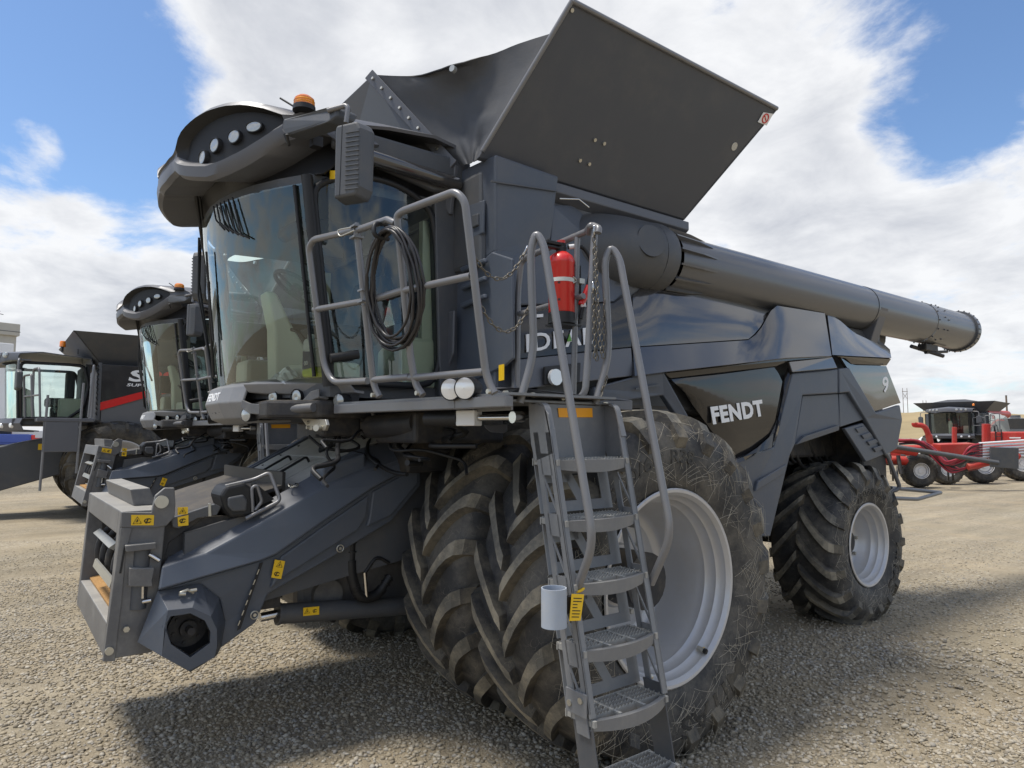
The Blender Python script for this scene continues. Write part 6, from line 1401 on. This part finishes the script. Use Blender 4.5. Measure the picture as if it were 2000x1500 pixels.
# grey grain cart behind it
p = gpt(1995, 44); rz = yaw_to_cam(p, -.3); T = empty('grain_cart', tuple(p), 'silver grain cart with dark open top at the right edge beyond the red seeder', 'grain cart', None, rz)
MB().prism([(-2.2, 0, 2.3), (2.2, 0, 2.3), (1.4, 0, .9), (-1.4, 0, .9)], (0, 4, 0)).build('hopper', 'grey_body', T, .03)
MB().prism([(-2.2, -.02, 2.3), (2.2, -.02, 2.3), (2.5, -.3, 2.95), (-2.5, -.3, 2.95)], (0, .05, 0)).prism([(-2.2, 4, 2.3), (-2.2, 0, 2.3), (-2.5, -.3, 2.95), (-2.5, 4.3, 2.95)], (.05, 0, 0)).build('hopper_rim', 'plastic_dark', T)
for x, sd in ((1.5, 1), (-1.5, -1)): wheel('cart_wheel', T, TYRE_O, RIM_O, x, 2, .95, sd, .5)
# red air seeder
DS = 24.0
ps = gpt(1850, DS); T = empty('air_seeder', tuple(ps), 'red air seeder with white rims and bundles of red and black hoses', 'seeder')
def S(px, py, d=DS): return Q(px, py, d) - ps
def sbar(name, a, b, r, mt='red_far', n=4): return MB().tube([a, b], r, n).build(name, mt, T)
sbar('tool_bar', S(1640, 893), S(1770, 900), .16); sbar('tool_bar', S(1700, 872, 23.2), S(1790, 884, 23.4), .12); sbar('tool_bar', S(1836, 880, 27), S(2060, 868, 27), .20)
sbar('tool_bar', S(1640, 878, 26), S(1850, 874, 26), .12)
MB().prism([S(1836, 868, 25.5), S(1905, 866, 25.5), S(1935, 884, 25.5), S(1890, 896, 25.5), S(1838, 882, 25.5)], FWD * .5).build('hitch_frame', 'red_far', T, .03)
sbar('draw_bar', S(1745, 872, 23), S(1950, 904, 22.4), .08, 'plastic_dark'); sbar('draw_bar', S(1890, 912, 22.8), S(1990, 890, 22.8), .12)
MB().prism([S(1935, 873, 22.6), S(1990, 875, 22.6), S(1990, 916, 22.6), S(1935, 912, 22.6)], FWD * .06).build('hose_plate', 'plastic_dark', T, .01)
mast = sbar('mast', S(1864, 834, 26), S(1864, 900, 26), .09); sbar('mast', S(1926, 828, 28), S(1926, 880, 28), .16)
tyS = tyre_mesh(.60, .50, .26, 22, 1, .02, .05, .25, n=48, far=True); rmS = rim_mesh(.27, .12, W=.4)
white_rim = [m for m in rmS.materials]; rmS.materials[0] = M['white_body']
for px, d, sc in ((1797, 24.0, 1.0), (1850, 25.4, 1.0), (1922, 26.0, 1.15), (1996, 27.5, 1.2), (1690, 24.0, 1.0)):
    g = gpt(px, d) - ps; w = link(D.objects.new('seeder_wheel', rmS), T); w.location = (g.x, g.y, .60 * sc); w.scale = (sc,) * 3; w.rotation_euler = (0, 0, yaw_to_cam(gpt(px, d)) - math.pi / 2 + .45 - math.pi / 2 + math.pi / 2)
    t = link(D.objects.new('tyre', tyS), w); t.location = (-.22, 0, 0)
random.seed(4)
for i in range(16):
    red = i % 2 == 0; a = S(1752 + i * 1.2, 862 + random.uniform(-4, 6), 23.6 + .05 * i); k = random.uniform(-8, 8)
    MB().tube(fillet([a, S(1795, 862 + k * .5, 23.5), S(1835 + k, 888 + k, 23.2), S(1850 + k, 905 + i * .6, 23.0), S(1880, 900 + k, 22.9), S(1898 + k, 872 + i * 1.6, 22.8), S(1918, 866 + i * 2.2, 22.8)], .9, 5), .038, 6).build('seed_hose', 'hose_red' if red else 'cable', T)
for i in range(14):
    k = random.uniform(-7, 7); MB().tube(fillet([S(1766 + i, 860 + .5 * k, 23.7), S(1800 + k, 860 + i * .5, 23.5), S(1838 + k, 893 + i, 23.2), S(1862 + k, 917 + i * .8, 23.0), S(1905, 912 + k, 22.9), S(1930, 900 + k, 22.8)], .9, 5), .03, 6).build('seed_hose', 'cable' if i % 3 else 'hose_red', T)
for i in range(6): sbar('white_pipe', S(1912, 866 + i * 5.4, 22.8), S(2060, 856 + i * 6.2, 22.8), .035, 'white_body', 8)
for i in range(7): sbar('opener_shank', S(1652 + i * 17, 890, 23.8 + .2 * (i % 2)), S(1658 + i * 17, 926, 23.6), .07, 'dark')
for i in range(4):
    c = S(1742 + i * 9 + (90 if i > 1 else 0), 925, 23.9); MB().cyl(c, c + Vector((.05, .02, 0)), .26, 18).build('opener_disc', 'dark', T)
# red tank of a second cart
p = gpt(1985, 30); T = empty('seed_cart', tuple(p), 'red seed cart tank with black ladders, right of the far combine', 'seed cart', None, yaw_to_cam(p))
MB().prism([(-1.1, 0, 1.55), (2.2, 0, 1.55), (2.2, 0, 2.02), (-1.05, 0, 2.02), (-1.15, 0, 1.9)], (0, 1.8, 0)).build('tank', 'red_far', T, .06)
MB().prism([(-.7, .3, .9), (1.6, .3, .9), (2.0, .2, 1.55), (-.9, .2, 1.55)], (0, 1.2, 0)).build('tank_hopper', 'red_far', T, .03)
for x in (-.75, .9): 
    m_ = MB().tube([(x, -.03, 1.3), (x, -.03, 2.12)], .02, 6).tube([(x + .22, -.03, 1.3), (x + .22, -.03, 2.12)], .02, 6)
    for k in range(4): m_.tube([(x, -.03, 1.4 + .2 * k), (x + .22, -.03, 1.4 + .2 * k)], .015, 6)
    m_.build('ladder', 'black', T)
for x in (-.9, 1.4): 
    w = wheel('cart_wheel', T, tyS, rmS, x, .4, .6, 1, .5); w.rotation_euler = (0, 0, -1.2)
MB().box(-.25, .15, -.012, -.004, 1.72, 1.77).build('maker_plate', 'white', T)
# red auger behind with small white machine
p = gpt(1818, 33); T = empty('transport_auger', tuple(p), 'thin red transport auger leaning up left of the far combine', 'auger')
MB().tube(fillet([Q(1786, 826, 33) - p, Q(1786, 830, 33) - p, Q(1806, 831, 33) - p, Q(1816, 856, 33) - p], .3), .13, 10).tube([Q(1814, 850, 33) - p, Q(1820, 880, 33) - p], .16, 8).build('auger_tube', 'red_far', T)
for x in (-.6, .6): MB().cyl((x, 0, .35), (x + .15, 0, .35), .35, 16).build('auger_wheel', 'black', T)
p = gpt(1818, 40); T = empty('storage_tank', tuple(p), 'small white tank standing in the yard left of the far combine', 'tank')
MB().lathe([(0, .001), (0, .75), (1.5, .75), (1.75, .5), (1.85, .2), (1.85, .001)], Matrix.Rotation(R_(-90), 4, 'Y'), 20).build('tank_shell', 'white_body', T); MB().cyl((0, 0, 1.85), (0, 0, 1.95), .15, 10).build('lid', 'black', T)
p = gpt(1985, 62); T = empty('storage_bin', tuple(p), 'pale round bin behind the far combine at the right edge', 'bin')
MB().lathe([(0, .001), (0, 1.6), (3.0, 1.6), (3.5, .4), (3.5, .001)], Matrix.Rotation(R_(-90), 4, 'Y'), 24).build('bin_shell', 'grey_body', T); MB().cyl((0, 0, 3.45), (0, 0, 3.7), .4, 10).build('bin_lid', 'steel', T)
p = gpt(1772, 42); T = empty('red_implement', tuple(p), 'low red and black implement at the foot of the hill', 'implement', None, yaw_to_cam(p))
MB().box(-1.6, 1.8, 0, .3, .9, 1.15).box(-1.5, .2, -.4, .8, .6, .9).build('frame', 'red_far', T, .03)
for x in (-1.2, -.4, 1.2): MB().cyl((x, -.2, .45), (x + .25, -.2, .45), .45, 18).build('implement_wheel', 'black', T)
# power pylons on the hill and a pole
for px, py, d, s, lb in ((1767, 758, 560, 1.0, 'taller wooden H frame power pole on the skyline, nearer the combine'), (1805.5, 782, 700, .72, 'smaller wooden H frame power pole on the skyline, farther right')):
    tp = Q(px, py, d); T = empty('power_pylon', (tp.x, tp.y, 0), lb, 'pylon', 'power poles on the skyline'); ht = tp.z
    w = .9 * d / 560 * 2.0 * s
    for sx, nm in ((-1, 'pole'), (1, 'pole')): MB().tube([RGT * sx * w, RGT * sx * w + Vector((0, 0, ht))], .28 * d / 560, 6, r_end=.2 * d / 560).build(nm, 'wood', T)
    MB().tube([RGT * -w * 1.25 + Vector((0, 0, ht * .93)), RGT * w * 1.25 + Vector((0, 0, ht * .93))], .22, 5).build('cross_arm', 'wood', T)
    MB().tube([RGT * -w + Vector((0, 0, ht * .78)), RGT * w + Vector((0, 0, ht * .90))], .14, 5).tube([RGT * w + Vector((0, 0, ht * .78)), RGT * -w + Vector((0, 0, ht * .90))], .14, 5).build('brace', 'wood', T)
tp = Q(1965, 773, 75); T = empty('utility_pole', (tp.x, tp.y, 0), 'single slim wooden pole behind the far combine', 'pole'); MB().tube([(0, 0, 0), (0, 0, tp.z)], .12, 8, r_end=.09).build('pole_shaft', 'wood', T); MB().cyl((0, 0, tp.z), (0, 0, tp.z + .05), .11, 8).build('pole_cap', 'steel', T)
# left edge: building, white trailer, blue pickup, white truck with red stripe
p = gpt(-60, 48); p.z = ground_z(p.x, p.y); T = empty('building', tuple(p), 'beige flat roofed building with roof aerial at the far left edge', 'building', None, yaw_to_cam(p, .25))
a = Q(38, 645, 48).z; xr = (gpt(40, 48) - p).length - 1.25
MB().box(-14, xr, 0, 12, 0, a - .9).build('wall', 'beige_wall', T)
MB().box(-14.2, xr + .15, -.2, 12.2, a - .9, a).build('roof_parapet', 'beige_wall', T, .03)
MB().box(xr - 2.2, xr + .18, -.22, -.20, a - .62, a - .58).build('parapet_line', 'plastic_dark', T)
MB().tube([(xr - 1.2, 1, a), (xr - 1.2, 1, a + 1.1)], .03, 6).tube([(xr - 1.7, 1, a + .9), (xr - .6, 1, a + .75)], .025, 6).tube([(xr - 1.6, 1, a + .7), (xr - .8, 1, a + .98)], .02, 6).build('roof_aerial', 'plastic_dark', T)
p = gpt(-25, 36); p.z = ground_z(p.x, p.y); T = empty('white_trailer', tuple(p), 'tall white box trailer at the left edge behind the last combine', 'trailer', None, yaw_to_cam(p, .3))
xr = (gpt(22, 36) - p).length - .55
MB().box(-9, xr, 0, 2.6, 1.0, Q(10, 697, 36).z).build('box_body', 'white_body', T, .04)
MB().box(-9, xr, .1, 2.5, .7, .98).build('under_frame', 'plastic_dark', T)
for x in (-2.5, -1.2): MB().cyl((x, .02, .5), (x, .32, .5), .5, 20).cyl((x, 2.3, .5), (x, 2.6, .5), .5, 20).build('trailer_wheel', 'black', T)
p = gpt(18, 30); p.z = ground_z(p.x, p.y); T = empty('pickup_truck', tuple(p), 'blue pickup truck seen from behind at the left edge', 'pickup truck', None, yaw_to_cam(p, .35))
MB().prism([(-.95, 0, .55), (.95, 0, .55), (.98, 0, 1.05), (-.98, 0, 1.05)], (0, 5.2, 0)).build('body', 'blue', T, .05)
MB().box(-.78, .78, -.03, .0, .68, 1.06).build('tailgate', 'blue', T, .02)
MB().prism([(-.85, 1.9, 1.05), (.85, 1.9, 1.05), (.72, 2.1, 1.72), (-.72, 2.1, 1.72)], (0, 1.7, 0)).build('cab', 'black', T, .08)
MB().box(-.98, .98, -.18, .0, .42, .60).build('rear_bumper', 'black', T, .03)
MB().box(-.25, .25, -.20, -.185, .46, .58).build('number_plate', 'white', T)
for x in (-.93, .93): MB().box(x - .07, x + .07, -.04, .02, .72, 1.02).build('tail_lamp', 'red', T, .01)
for x in (-.95, .72):
    for y in (.9, 4.2): MB().cyl((x, y, .38), (x + .23, y, .38), .38, 20).build('pickup_wheel', 'black', T)
p = gpt(62, 33); p.z = ground_z(p.x, p.y); T = empty('service_truck', tuple(p), 'low white service truck with a red stripe between the pickup and the tyres', 'truck', None, yaw_to_cam(p, .3))
MB().box(-1.0, 1.0, 0, 4, .6, 1.25).build('body', 'white_body', T, .04)
MB().prism([(-.9, -.012, .82), (1.0, -.012, .82), (1.0, -.012, .88), (-.82, -.012, .88), (-.82, -.012, 1.2), (-.9, -.012, 1.2)], (0, .01, 0)).build('red_stripe', 'red', T)
for x in (-.95, .7): MB().cyl((x, .9, .36), (x + .25, .9, .36), .36, 18).build('truck_wheel', 'black', T)
print('objects', len(D.objects), 'tris', sum(len(m.polygons) for m in D.meshes))
